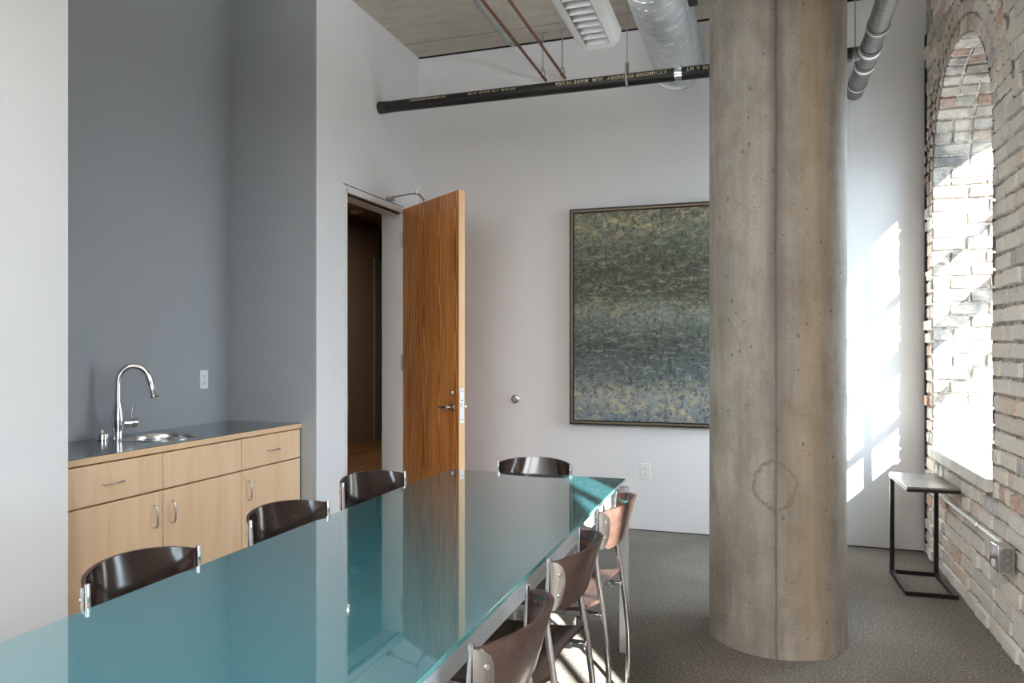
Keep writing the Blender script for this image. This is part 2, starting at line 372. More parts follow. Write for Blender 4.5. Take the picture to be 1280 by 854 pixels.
# ------------------------------------------------------------------ room shell
XL, XR, YB, YR, HC = -2.545, 1.008, 5.369, -6.2, 3.6
NX, N0, N1 = -3.176, 2.212, 3.932      # niche back plane and ends
D0, D1, DH, XJ = 4.265, 5.09, 2.343, -2.72
q = MB(); q.box(-3.4, 1.5, YR - .2, YB + .2, -.12, 0); struct(q.build('floor', M['carpet'], bevel=0, smooth=False))
q = MB(); q.box(-3.4, 1.5, YR - .2, YB + .2, HC, HC + .2); struct(q.build('ceiling', M['ceiling'], smooth=False))
q = MB(); q.box(XJ, 1.5, YB, YB + .15, 0, HC); struct(q.build('wall_back', M['white'], smooth=False))
q = MB(); q.box(-3.4, 1.5, YR - .15, YR, 0, HC); struct(q.build('wall_rear', M['white'], smooth=False))
q = MB()                                # long left wall with the niche and the doorway
q.box(-3.32, XL, YR, N0, 0, HC)
q.box(XJ, XL, N1 + .001, D0, 0, HC); q.box(XJ, XL, D1, YB, 0, HC); q.box(XJ, XL, D0, D1, DH, HC)
struct(q.build('wall_left', M['white'], smooth=False))
q = MB(); q.box(-3.32, NX, N0, N1, 0, HC); q.box(-3.32, XL - .004, N1 - .004, N1 + .08, 0, HC); q.box(NX, XL - .004, N0, N0 + .004, 0, HC)
struct(q.build('wall_niche', M['grey'], smooth=False))
q = MB(); q.box(XL, XR, YB - .006, YB, HC - .012, HC); q.box(XR + .002, XR + .008, YB - .05, YB - .001, 0, 3.3)
struct(q.build('trim_1', M['shadow_gap'], smooth=False))
q = MB(); q.box(XL + .001, XR - .002, YB - .003, YB, 0, .006)
struct(q.build('baseboard_back', M['shadow_gap'], smooth=False))

# brick wall on the right with arched windows
WINS = [(4.527, .62, 2.33, .645, 2.68), (-.02, .62, 2.33, .645, 2.90), (-4.57, .62, 2.33, .645, 2.90)]   # centre, half width, spring, sill underside, frame head
XM, XO = XR + .014, 1.47
def brick_wall():
    q = MB()
    # mortar body with arched openings
    ys = [YR]
    for yc, R, zs, zb, _ in sorted(WINS): ys += [yc - R, yc + R]
    ys.append(YB)
    def quad(a, b2, c, d, mi=0): q.add([a, b2, c, d], [(0, 1, 2, 3)], mi)
    for i in range(0, len(ys), 2):
        q.box(XM, XO, ys[i], ys[i + 1], 0, HC, 0)
    SEG = 24
    for yc, R, zs, zb, _ in WINS:
        q.box(XM, XO, yc - R, yc + R, 0, zb, 0)
        arc = [(yc - R * math.cos(PI * k / SEG), zs + R * math.sin(PI * k / SEG)) for k in range(SEG + 1)]
        for k in range(SEG):
            (ya, za), (yb, zb2) = arc[k], arc[k + 1]
            p = [(XM, ya, za), (XO, ya, za), (XO, yb, zb2), (XM, yb, zb2), (XM, ya, HC), (XO, ya, HC), (XO, yb, HC), (XM, yb, HC)]
            q.hexa(p, 0)
    # individual bricks standing a little proud of the mortar
    rn = random.Random(11)
    def brick(P, u0, u1, w0, w1, proud, bid, jit=.004, mi=1):
        # P(u,w,d) -> point ; rectangle in (u,w), d = distance out of the mortar; front face bowed in a 3x3 grid
        j = lambda a: a + rn.uniform(-jit, jit)
        us = [u0, u0 + .006, (u0 + u1) / 2, u1 - .006, u1]; ws = [w0, w0 + .005, (w0 + w1) / 2, w1 - .005, w1]
        tl = rn.uniform(-.003, .003)
        vs = []
        for b_, w in enumerate(ws):
            for a_, u in enumerate(us):
                edge = a_ in (0, 4) or b_ in (0, 4)
                d = -.004 if edge else proud + rn.uniform(-.0022, .0022) + tl * (u - u0) / (u1 - u0)
                uu = j(u) if a_ in (0, 4) else u + rn.uniform(-.002, .002); ww = j(w) if b_ in (0, 4) else w + rn.uniform(-.002, .002)
                if edge: d = min(d, 0)
                vs.append(P(uu, ww, d))
        fs = []
        for b_ in range(4):
            for a_ in range(4):
                k = b_ * 5 + a_; fs.append((k, k + 1, k + 6, k + 5))
        q.add(vs, fs, mi, bid)
    CH, RW = .0785, .26
    def inner_limits(z):     # spans of y blocked by openings and their arch rings at height z
        out = []
        for yc, R, zs, zb, _ in WINS:
            if z < zb: continue
            if z < zs: out.append((yc - R, yc + R))
            else:
                h = z - zs; Ro = R + RW + .02
                if h < Ro: out.append((yc - math.sqrt(Ro * Ro - h * h), yc + math.sqrt(Ro * Ro - h * h)))
        return sorted(out)
    PW = lambda u, w, d: (XM - .008 - d + .006, u, w)
    rows = int(HC / CH) + 1
    for rI in range(rows):
        z0 = rI * CH; z1 = min(z0 + CH - .011, HC); zc = (z0 + z1) / 2
        if z1 - z0 < .02: continue
        lim = inner_limits(zc); spans = []; y = YR
        for a_, b_ in lim:
            spans.append((y, a_)); y = b_
        spans.append((y, YB - .004))
        for si, (a_, b_) in enumerate(spans):
            y = a_ + .002
            first = True
            while y < b_ - .03:
                L = rn.choice([.205, .205, .195, .215, .1, .1]) * rn.uniform(.95, 1.05)
                if first and (rI % 2): L = .1
                first = False
                y1 = min(y + L, b_ - .002)
                if b_ - y1 < .05: y1 = b_ - .002
                if not (y1 > 5.14 and zc > 3.30 and (zc - 3.30) > (5.369 - y1) * .6):     # broken-off top corner beside the back wall
                    pr = rn.uniform(.002, .020)
                    brick(PW, y, y1 - .010, z0 + rn.uniform(-.002, .003), z1 + rn.uniform(-.003, .002), pr, rn.random())
                y = y1
    # arch rings (voussoirs) on the wall face
    for yc, R, zs, zb, _ in WINS:
        rr = R
        for ring_i, hgt in enumerate((.088, .088, .084)):
            r0, r1 = rr + .002, rr + hgt - .008; rr += hgt
            n = int(PI * (r0) / .066)
            for k in range(n):
                a0 = PI * (k + .11) / n; a1 = PI * (k + .89) / n
                def PA(u, w, d, a0=a0, a1=a1): return (XM - .002 - d, yc - w * math.cos(u), zs + w * math.sin(u))
                bid = rn.random()
                if ring_i == 1 and k > n * .5: bid = .80 + .13 * rn.random()
                # in (angle, radius) space
                us = [a0, a0 + .01, (a0 + a1) / 2, a1 - .01, a1]
                vs = []; pr = rn.uniform(.006, .014)
                for b_, w in enumerate([r0, r0 + .005, (r0 + r1) / 2, r1 - .005, r1]):
                    for a_, u in enumerate(us):
                        edge = a_ in (0, 4) or b_ == 4
                        vs.append(PA(u + rn.uniform(-.004, .004), w + rn.uniform(-.002, .002), 0 if edge else pr + rn.uniform(-.002, .002)))
                q.add(vs, [(b_ * 5 + a_, b_ * 5 + a_ + 1, b_ * 5 + a_ + 6, b_ * 5 + a_ + 5) for b_ in range(4) for a_ in range(4)], 1, bid)
        # soffit of the arch: courses running in through the wall
        n = int(PI * R / .072)
        for k in range(n):
            a0 = PI * (k + .06) / n; a1 = PI * (k + .94) / n
            x = XM - .012
            while x < XO - .08:
                x1 = min(x + rn.choice([.1, .2]), XO - .07)
                def PS(u, w, d): return (w, yc - (R - d) * math.cos(u), zs + (R - d) * math.sin(u))
                us = [a0, a0 + .01, (a0 + a1) / 2, a1 - .01, a1]; pr = rn.uniform(.004, .014); vs = []
                for b_, w in enumerate([x, x + .006, (x + x1) / 2, x1 - .014, x1 - .008]):
                    for a_, u in enumerate(us):
                        edge = a_ in (0, 4) or b_ in (0, 4)
                        vs.append(PS(u, w + rn.uniform(-.002, .002), .0 if edge else pr + rn.uniform(-.002, .002)))
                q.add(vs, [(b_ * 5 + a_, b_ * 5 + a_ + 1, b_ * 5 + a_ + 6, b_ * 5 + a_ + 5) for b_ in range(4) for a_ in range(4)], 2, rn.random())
                x = x1
        # jambs
        for side in (-1, 1):
            z = zb; rI = 0
            while z < zs - .02:
                z1 = min(z + CH, zs); x = XM - .012; first = True
                while x < XO - .07:
                    L = .1 if (first and rI % 2) else .2
                    first = False; x1 = min(x + L * rn.uniform(.9, 1.1), XO - .06)
                    def PJ(u, w, d): return (u, yc + side * (R - d), w)
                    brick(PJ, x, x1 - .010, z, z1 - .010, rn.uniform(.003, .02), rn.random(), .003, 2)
                    x = x1
                z = z1; rI += 1
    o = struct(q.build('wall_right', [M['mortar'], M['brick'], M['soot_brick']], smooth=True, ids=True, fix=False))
    return o
brick_wall()

# windows: painted frame, bars and panes set at the outer side of the wall
for wi, (yc, R, zs, zb, zh) in enumerate(WINS):
    root = sroot('window_%d' % (wi + 1), (0, 0, 0))
    x0, x1 = 1.40, 1.44
    zt = zb + .06
    q = MB(); w = .035
    q.box(x0, x1, yc - R, yc - R + w, zt, zs); q.box(x0, x1, yc + R - w, yc + R, zt, zs); q.box(x0, x1, yc - R + w, yc + R - w, zt, zt + .04)
    SEG = 28; hin = zh - zs
    for k in range(SEG):
        a0, a1 = PI * k / SEG, PI * (k + 1) / SEG
        def pt(a, inner):
            if inner: 
                e = .8
                return (yc - (R - w) * math.copysign(abs(math.cos(a)) ** e, math.cos(a)), zs + hin * abs(math.sin(a)) ** e)
            return (yc - R * math.cos(a), zs + (R + .0) * math.sin(a))
        (ya, za), (yb, z_b), (yc_, zc_), (yd, zd) = pt(a0, False), pt(a1, False), pt(a1, True), pt(a0, True)
        q.hexa([(x0, ya, za), (x0, yb, z_b), (x0, yc_, zc_), (x0, yd, zd), (x1, ya, za), (x1, yb, z_b), (x1, yc_, zc_), (x1, yd, zd)])
    q.build('window_frame', M['white_trim'], root, smooth=False)
    q = MB()
    q.box(x0, x1, yc - R + w, yc + R - w, 1.69, 1.81); 
    q.build('meeting_rail', M['white_trim'], root, smooth=False)
    for za, zb_ in ((1.33, 1.38), (2.14, 2.18)):
        q = MB(); q.box(x0 + .005, x1 - .005, yc - R + w, yc + R - w, za, zb_); q.build('glazing_bar', M['white_trim'], root, smooth=False)
    q = MB(); q.box(x0 + .005, x1 - .005, yc - .305, yc - .255, zt + .04, zs + min(hin, math.sqrt(max(0, R * R - .28 ** 2))) - .02); q.build('glazing_bar', M['white_trim'], root, smooth=False)
    q = MB(); n = 24
    pts = [(yc - R + w, zt + .02)] + [(yc - (R - w) * math.cos(PI * k / n), zs + (R - w) * math.sin(PI * k / n)) for k in range(n + 1)] + [(yc + R - w, zt + .02)]
    q.prism(pts, x0 + .018, x0 + .022, axis='X'); q.build('glass_pane', M['pane'], root, smooth=False)
    q = MB(); q.box(XR - .022, x1, yc - R + .012, yc + R - .012, zb, zt); q.build('window_sill', M['sill'], root, bevel=.004)

# ------------------------------------------------------------------ corridor behind the door
q = MB(); q.box(-5.6, XJ, 4.02, 11.2, -.12, -.001); struct(q.build('floor_corridor', M['hall_floor'], smooth=False))
q = MB(); q.box(-5.6, XJ, 4.02, 11.2, 3.1, 3.2); struct(q.build('ceiling_corridor', M['hall_wall'], smooth=False))
q = MB(); q.box(-5.35, -5.22, 4.02, 9.68, 0, 3.1); struct(q.build('wall_corridor', M['hall_wall'], smooth=False))
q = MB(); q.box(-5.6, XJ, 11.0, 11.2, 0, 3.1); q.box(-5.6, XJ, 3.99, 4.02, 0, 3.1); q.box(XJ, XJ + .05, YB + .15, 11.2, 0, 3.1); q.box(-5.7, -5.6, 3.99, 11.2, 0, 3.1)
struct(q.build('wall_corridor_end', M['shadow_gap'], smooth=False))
q = MB(); q.box(-5.22, -5.19, 9.50, 9.68, 0, 2.6); struct(q.build('trim_corridor', M['hall_green'], bevel=.004))
L = bpy.data.lights.new('corridor_lamp', 'AREA'); L.energy = 22; L.size = .2; L.color = (1, .8, .6)
lo = bpy.data.objects.new('corridor_lamp', L); COL.objects.link(lo); lo.location = (-4.3, 7.0, 3.0)
t = thing('ceiling_lamp', 'small dim lamp on the dark corridor ceiling seen through the doorway', 'lamp', (-5.0, 8.65, 3.1))
q = MB(); q.lathe([(.09, 0), (.09, -.02), (.05, -.035)], (0, 0, 0)); q.build('lamp_base', M['white_enamel'], t)
q = MB(); q.box(-.11, .11, -.02, .02, -.05, -.035); q.build('lamp_arm', M['dull_steel'], t)

# ------------------------------------------------------------------ doorway and door
root = sroot('door_1', (-2.543, 5.083, 0))
q = MB(); w = .02
xo = XL + .002
def fr(x0, x1, y0, y1, z0, z1): q.box(x0 + 2.543, x1 + 2.543, y0 - 5.083, y1 - 5.083, z0, z1)
fr(XJ, xo, D0 - .001, D0 + w, 0, DH); fr(XJ, xo, D1 - w + .012, D1 + .001, 0, DH); fr(XJ, xo, D0, D1, DH - w, DH + .001)
fr(XL - .001, XL + .003, D0 - .022, D0, 0, DH + .022); fr(XL - .001, XL + .003, D0, D1, DH, DH + .022)
q.build('door_frame', M['white_trim'], root, bevel=.001)
q = MB(); fr(XL - .03, XL - .02, D0 + w, D1 - w, DH - w - .012, DH - w); q.build('weather_seal', M['black_rubber'], root, smooth=False)
q = MB(); fr(XL - .001, XL + .0036, D0 - .026, D1, DH + .022, DH + .027); q.build('frame_shadow_gap', M['shadow_gap'], root, smooth=False)
q = MB(); fr(XL - .05, XL + .0045, D0 + .019, D0 + .024, .87, .98); q.build('strike_plate', M['steel'], root)
A = math.radians(-37.6); DW = .84; DT = .044; HT = 2.352
def dm(name, q, mat, parent=root, **k):      # door-leaf space: x along the leaf from the hinge, y through it (0 = face towards the room), z up
    o = q.build(name, mat, parent, **k); return o
leaf_q = MB(); leaf_q.box(0, DW - .0005, 0, DT, .012, HT)
leaf = leaf_q.build('door_leaf', M['cherry'], root, bevel=.001); leaf.rotation_euler = (0, 0, A)
q = MB(); q.box(DW - .0005, DW + .0015, 0, DT, .012, HT); q.build('leaf_edge', M['door_edge'], leaf, smooth=False)
q = MB(); q.box(DW + .0015, DW + .003, .008, DT - .008, .81, 1.04); q.box(DW + .003, DW + .014, .014, DT - .016, .915, .945); q.build('lock_plate', M['white_enamel'], leaf, bevel=.001)
for zz in (1.02, .83):
    q = MB(); q.lathe([(.004, 0), (.004, .001)], (DW + .003, .022, zz), 'X', 10); q.build('lock_screw', M['dark_slot'], leaf)
q = MB(); q.box(DW + .003, DW + .0035, .016, .028, .955, .963); q.build('lock_slot', M['dark_slot'], leaf)
for sgn, yb in ((-1, 0.0), (1, DT)):
    q = MB(); mt = Matrix.Identity(4)
    q.lathe([(.026, 0), (.026, sgn * .006), (.02, sgn * .009)], (DW - .075, yb, .91), 'Y', 24)
    q.lathe([(.011, sgn * .006), (.011, sgn * .05)], (DW - .075, yb, .91), 'Y', 16)
    q.tube([(DW - .072, yb + sgn * .05, .91), (DW - .10, yb + sgn * .053, .91), (DW - .15, yb + sgn * .052, .909), (DW - .195, yb + sgn * .048, .907)], [.011, .0105, .0095, .0075], 14)
    q.build('door_handle', M['steel'], leaf)
q = MB(); q.lathe([(.019, 0), (.019, -.009), (.014, -.012)], (DW - .07, 0, 1.005), 'Y', 20); q.box(DW - .073, DW - .067, -.02, -.01, .992, 1.018)
q.build('thumb_turn', M['steel'], leaf)
for hz in (.25, 1.2, 2.12):
    q = MB(); q.lathe([(.009, -.06), (.009, .06)], (-.004, -.006, hz), 'Z', 12); q.build('hinge', M['dull_steel'], root)
# closer arm: bracket on the head of the frame, two links meeting at an elbow, second ending on the top of the leaf
br = Vector((.004, -.235, DH + .040)); el = Vector((.279, -.343, DH + .046)); en = Vector((math.cos(A) * .34, math.sin(A) * .34 + .02, HT + .012))
q = MB(); q.box(br.x - .012, br.x + .03, br.y - .03, br.y + .03, br.z - .006, br.z + .012)
q.build('closer_bracket', M['dull_steel'], root, bevel=.002)
q = MB()
q.tube([br + Vector((.015, 0, .01)), el], .006, 8); q.lathe([(.013, -.012), (.013, .02)], el, 'Z', 12); q.tube([el + Vector((0, 0, .006)), en], .007, 8)
q.lathe([(.014, -.014), (.014, .012)], en, 'Z', 12); q.build('closer_arm', M['dull_steel'], root)

# ------------------------------------------------------------------ column
cx, cy, cr = .0776, 3.612, .2954
prof = [(cr + .004, 0), (cr, .012), (cr, .4), (cr, 1.2), (cr, 2.4), (cr, HC - .002)]
q = MB(); q.lathe(prof, (0, 0, 0), 'Z', 128)
col = q.build('concrete_column', M['column']); col.location = (cx, cy, 0); col.rotation_euler = (0, 0, math.radians(-1.2) + .0)
tag(col, 'thick round raw concrete column standing on the carpet, with a dark vertical seam', 'column')

# ------------------------------------------------------------------ conference table
TX0, TX1, TY0, TY1 = -1.372, -.545, -.45, 3.21
t = thing('conference_table', 'long table with a teal frosted glass top and slim silver legs', 'table', ((TX0 + TX1) / 2, (TY0 + TY1) / 2, 0))
ox, oy = t.location.x, t.location.y
def tb(q, x0, x1, y0, y1, z0, z1, mi=0): q.box(x0 - ox, x1 - ox, y0 - oy, y1 - oy, z0, z1, mi)
q = MB(); tb(q, TX0, TX1, TY0, TY1, .728, .740)
g = q.build('glass_top', [M['glass_top'], M['glass_edge']], t, bevel=.0012, smooth=False)
for p in g.data.polygons:
    if abs(p.normal.z) < .5: p.material_index = 1
for x0 in (TX0 + .025, TX1 - .055):
    q = MB(); tb(q, x0, x0 + .03, TY0 + .03, TY1 - .005, .655, .705); q.build('side_beam', M['silver_paint'], t, bevel=.0015)
for y0 in (TY0 + .002, TY1 - .03):
    q = MB(); tb(q, TX0 + .04, TX1 - .05, y0, y0 + .03, .655, .705); q.build('end_beam', M['silver_paint'], t, bevel=.0015)
for x0 in (TX0 - .015, TX1 - .02):
    for y0 in (TY0 + .0, TY1 - .03):
        q = MB(); tb(q, x0, x0 + .036, y0, y0 + .036, 0, .706); q.build('leg', M['silver_paint'], t, bevel=.0015)
for x0 in (TX0 + .04, TX1 - .04):
    for y0 in (TY0 + .25, 1.38, TY1 - .22):
        q = MB(); q.lathe([(.018, .705), (.018, .728)], (x0 - ox, y0 - oy, 0), 'Z', 20); q.build('glass_standoff', M['chrome'], t)

# ------------------------------------------------------------------ chairs (local: +y is the back, x is sideways)
def back_pt(s, z, off=0.0):
    k = max(0.0, min(1.0, (z - .64) / .15))
    dep = .040 + .046 * k
    a = max(0.0, 1 - (abs(s) / .168) ** 2.3)
    v = .222 + dep * a ** .72 + (.003 if True else 0)
    return v + off
def make_chair(label):
    t = thing('dining_chair', label, 'chair', group=None)
    # backrest: bent plywood strip
    q = MB(); nu, nz = 36, 8; TH = .010
    def edge_z(s):
        a = abs(s) / .168
        top = .772 + .016 * (1 - a ** 2); bot = .642 + .002 * (1 - a)
        if a > .82:
            e = (a - .82) / .18; bot += .050 * (1 - math.sqrt(max(0, 1 - e * e))) ; top -= .004 * e
        return bot, top
    S = [.168 * math.sin(-PI / 2 + PI * i / nu) for i in range(nu + 1)]
    vi, vo = [], []
    for s in S:
        b_, t_ = edge_z(s)
        for k in range(nz + 1):
            z = b_ + (t_ - b_) * k / nz
            y = back_pt(s, z)
            # outward normal in plan
            ds = 1e-3; dy = (back_pt(min(s + ds, .168), z) - back_pt(max(s - ds, -.168), z)) / (min(s + ds, .168) - max(s - ds, -.168))
            n = Vector((-dy, 1)).normalized()
            vi.append((s, y, z)); vo.append((s + n.x * TH, y + n.y * TH, z))
    o = len(vi); q.v = vi + vo; W = nz + 1
    for i in range(nu):
        for k in range(nz):
            a = i * W + k
            q.face((a, a + 1, a + W + 1, a + W), 0); q.face((o + a, o + a + W, o + a + W + 1, o + a + 1), 1)
        a = i * W; q.face((a, a + W, o + a + W, o + a), 2)
        a = i * W + nz; q.face((a, o + a, o + a + W, a + W), 2)
    for i in (0, nu):
        for k in range(nz):
            a = i * W + k; q.face((a, a + 1, o + a + 1, o + a), 2)
    q.build('backrest', [M['wenge'], M['wenge_out'], M['ply_edge']], t)
    # chrome clasps round the tips with two screws
    for sg in (-1, 1):
        q = MB(); rows = 10; cols = 6; vi, vo = [], []
        for k in range(rows + 1):
            z = .648 + (.768 - .648) * k / rows
            w_ = .036 * math.sqrt(max(0.02, 1 - ((k - rows / 2) / (rows / 2 + .15)) ** 2)) 
            for c_ in range(cols + 1):
                s = (.168 - w_ * .62 * c_ / cols)
                y = back_pt(s, z); ds = 1e-3
                dy = (back_pt(min(s + ds, .168), z) - back_pt(s - ds, z)) / (min(s + ds, .168) - (s - ds)); n = Vector((-dy, 1)).normalized()
                for lst, d in ((vi, TH + .0005), (vo, TH + .003)):
                    lst.append((sg * (s + n.x * d), y + n.y * d, z))
        q.v = vi + vo; o = len(vi); W = cols + 1
        for k in range(rows):
            for c_ in range(cols):
                a = k * W + c_; q.face((a, a + 1, a + W + 1, a + W)); q.face((o + a, o + a + 1, o + a + W + 1, o + a + W))
            for a in (k * W, k * W + cols): q.face((a, a + W, o + a + W, o + a))
        for a0 in (0, rows * W):
            for c_ in range(cols): a = a0 + c_; q.face((a, a + 1, o + a + 1, o + a))
        cl = q.build('back_clasp', M['chrome'], t)
        for z in (.683, .735):
            q = MB()
            s = .157; y = back_pt(s, z); ds = 1e-3
            dy = (back_pt(s + ds, z) - back_pt(s - ds, z)) / (2 * ds); n = Vector((-dy, 1, 0)).normalized()
            p = Vector((s, y, z)) + n * (TH + .002); p2 = p + n * .003
            if sg < 0: p.x *= -1; p2.x *= -1
            q.tube([p, p2], [.0062, .0045], 12)
            q.build('screw', M['steel'], cl)
    # rear tubes: tip, in at the seat, out and down to the foot
    prof = [(.776, .2235), (.72, .221), (.66, .2185), (.61, .2185), (.57, .223), (.53, .229), (.45, .242), (.35, .254), (.25, .262), (.15, .264), (.06, .260), (.012, .256)]
    for sg in (-1, 1):
        q = MB()
        lat = [.173 if z > .6 else .173 + .016 * min(1, (.6 - z) / .3) for z, _ in prof]
        q.tube([(sg * lt, y, z) for lt, (z, y) in zip(lat, prof)], [.0058, .0062, .0066, .0075] + [.0095] * 8, 14)
        tp = q.build('back_leg', M['chrome'], t)
        q = MB(); q.lathe([(.012, 0), (.0125, .014), (.011, .02)], (sg * lat[-1], .256, 0), 'Z', 14); q.build('foot_cap', M['black_rubber'], tp)
        q = MB(); q.tube([(sg * .165, -.165, .436), (sg * .172, -.172, .36), (sg * .182, -.186, .18), (sg * .19, -.20, .012)], .0098, 14)
        fp = q.build('front_leg', M['chrome'], t)
        q = MB(); q.lathe([(.012, 0), (.0125, .014), (.011, .02)], (sg * .19, -.20, 0), 'Z', 14); q.build('foot_cap', M['black_rubber'], fp)
        q = MB()                        # side rail from the front leg to a flat bracket on the back tube
        q.box(sg * .165 - .007, sg * .165 + .007, -.175, .20, .420, .440)
        q.box(min(sg * .165, sg * .186) - .003, max(sg * .165, sg * .186) + .003, .19, .238, .424, .440)
        q.build('seat_rail', M['chrome'], t, bevel=.002)
    q = MB(); q.tube([(-.158, -.10, .428), (.158, .16, .414)], .0085, 8); q.tube([(-.158, .16, .428), (.158, -.10, .428)], .0085, 8); q.build('cross_brace', M['black_steel'], t)
    # seat: shaped plywood with a waist in front of the back tubes and rolled front edge
    q = MB(); rows, cols = 18, 14; top, bot = [], []
    for i in range(rows + 1):
        f = i / rows; y = -.215 + .425 * f
        if f < .12: w_ = .165 + .035 * math.sqrt(1 - ((.12 - f) / .12) ** 2)
        elif f < .78: w_ = .20 + .018 * math.sin(PI * (f - .12) / 1.32)
        else: w_ = .218 - .036 * ((f - .78) / .22) ** 2.6
        for j in range(cols + 1):
            u = -1 + 2 * j / cols
            z = .452 + .012 * u * u - (.030 * ((.16 - f) / .16) ** 2 if f < .16 else 0) + (.022 * ((f - .8) / .2) ** 2 if f > .8 else 0)
            yy = y + f ** 3 * (-.008 + .026 * u * u); top.append((u * w_, yy, z)); bot.append((u * w_, yy, z - .011))
    q.v = top + bot; o = len(top); W = cols + 1
    for i in range(rows):
        for j in range(cols):
            a = i * W + j; q.face((a, a + 1, a + W + 1, a + W), 0); q.face((o + a, o + a + W, o + a + W + 1, o + a + 1), 0)
        for a, sgn in ((i * W, 1), (i * W + cols, -1)): q.face((a, a + W, o + a + W, o + a), 1)
    for a0 in (0, rows * W):
        for j in range(cols): a = a0 + j; q.face((a, a + 1, o + a + 1, o + a), 1)
    q.build('seat', [M['wenge_out'], M['ply_edge']], t)
    return t
def copy_tree(o, parent=None):
    c = o.copy(); COL.objects.link(c)
    if parent: c.parent = parent
    for ch in list(o.children): copy_tree(ch, c)
    return c
GL, GR = 'chairs along the cabinet side of the table', 'chairs along the column side of the table'
XRC, XLC = -.720, -1.19
chairs = [
    (XRC + .012, 1.41, -90, 'nearest dark chair on the column side, cut off at the bottom of the photo', GR),
    (XRC, 1.972, -90, 'middle dark brown chair on the column side, with a bright chrome clasp', GR),
    (XRC, 2.570, -90, 'farthest column-side chair, its bent plywood back lit pale pink by the sun', GR),
    (XLC - .005, 1.455, 90, 'dark chair nearest the camera on the cabinet side of the glass table', GL),
    (XLC - .035, 2.052, 90 - 9, 'dark chair in front of the right end of the maple cabinet', GL),
    (XLC - .085, 2.66, 90 - 17, 'dark chair on the cabinet side, in front of the open doorway', GL),
    (-.985, 3.085, 0, 'dark chair at the far end of the glass table, facing down its length', None),
]
proto = make_chair(chairs[0][3])
bpy.context.view_layer.update()
for i, (x, y, deg, lab, grp) in enumerate(chairs):
    c = proto if i == 0 else copy_tree(proto)
    c.location = (x, y, 0); c.rotation_euler = (0, 0, math.radians(deg)); c['label'] = lab
    if grp: c['group'] = grp
    elif 'group' in c: del c['group']

# ------------------------------------------------------------------ cabinet, worktop, sink, tap
CF, CB, CZ = -2.65, NX + .002, .849
Y0, Y1 = N0 + .006, N1 - .012
t = thing('base_cabinet', 'light maple base cabinet with three drawers and doors, built into the grey niche', 'cabinet', (CF, (Y0 + Y1) / 2, 0))
ox, oy = t.location.x, t.location.y
def cb(q, x0, x1, y0, y1, z0, z1): q.box(x0 - ox, x1 - ox, y0 - oy, y1 - oy, z0, z1)
q = MB(); cb(q, CB, CF - .021, Y0, Y0 + .018, .09, .818); cb(q, CB, CF - .021, Y1 - .018, Y1, .09, .818); cb(q, CB, CF - .021, Y0, Y1, .09, .108); cb(q, CB, CB + .008, Y0, Y1, .09, .818)
cb(q, CF - .041, CF - .021, Y0, Y1, .795, .818); cb(q, CF - .041, CF - .021, Y0, Y1, .625, .655)
for yv in (2.812, 3.371): cb(q, CB, CF - .021, yv - .009, yv + .009, .09, .60); cb(q, CF - .041, CF - .021, yv - .009, yv + .009, .60, .80)
cb(q, CB, CF - .08, Y0, Y1, 0, .09); q.build('cabinet_body', M['gap_brown'], t, smooth=False)
V1, V2 = 2.812, 3.371
gp = .0035
bays = [(Y0, V1), (V1, V2), (V2, Y1 - .004)]
def bar_handle(parent, y, z, vert):
    q = MB(); h = .052
    if vert: P = [(0, 0, -h), (.018, 0, -h + .004), (.024, 0, -h + .016), (.025, 0, 0), (.024, 0, h - .016), (.018, 0, h - .004), (0, 0, h)]
    else: P = [(0, -h, 0), (.018, -h + .004, 0), (.024, -h + .016, 0), (.025, 0, 0), (.024, h - .016, 0), (.018, h - .004, 0), (0, h, 0)]
    q.tube([(p[0], p[1] + y - oy, p[2] + z) for p in P], .0042, 10)
    q.build('handle', M['steel'], parent)
for i, (a, b_) in enumerate(bays):
    q = MB(); cb(q, CF - .02, CF, a + gp, b_ - gp, .644, .811)
    d = q.build('drawer', M['maple'], t, bevel=.0012)
    if i != 1: bar_handle(d, 2.522 if i == 0 else 3.640, .722, False)
    q = MB(); cb(q, CF - .02, CF, a + gp, b_ - gp, .10, .636)
    d = q.build('door', M['maple'], t, bevel=.0012)
    bar_handle(d, (2.752, 2.864, 3.424)[i], .525, True)
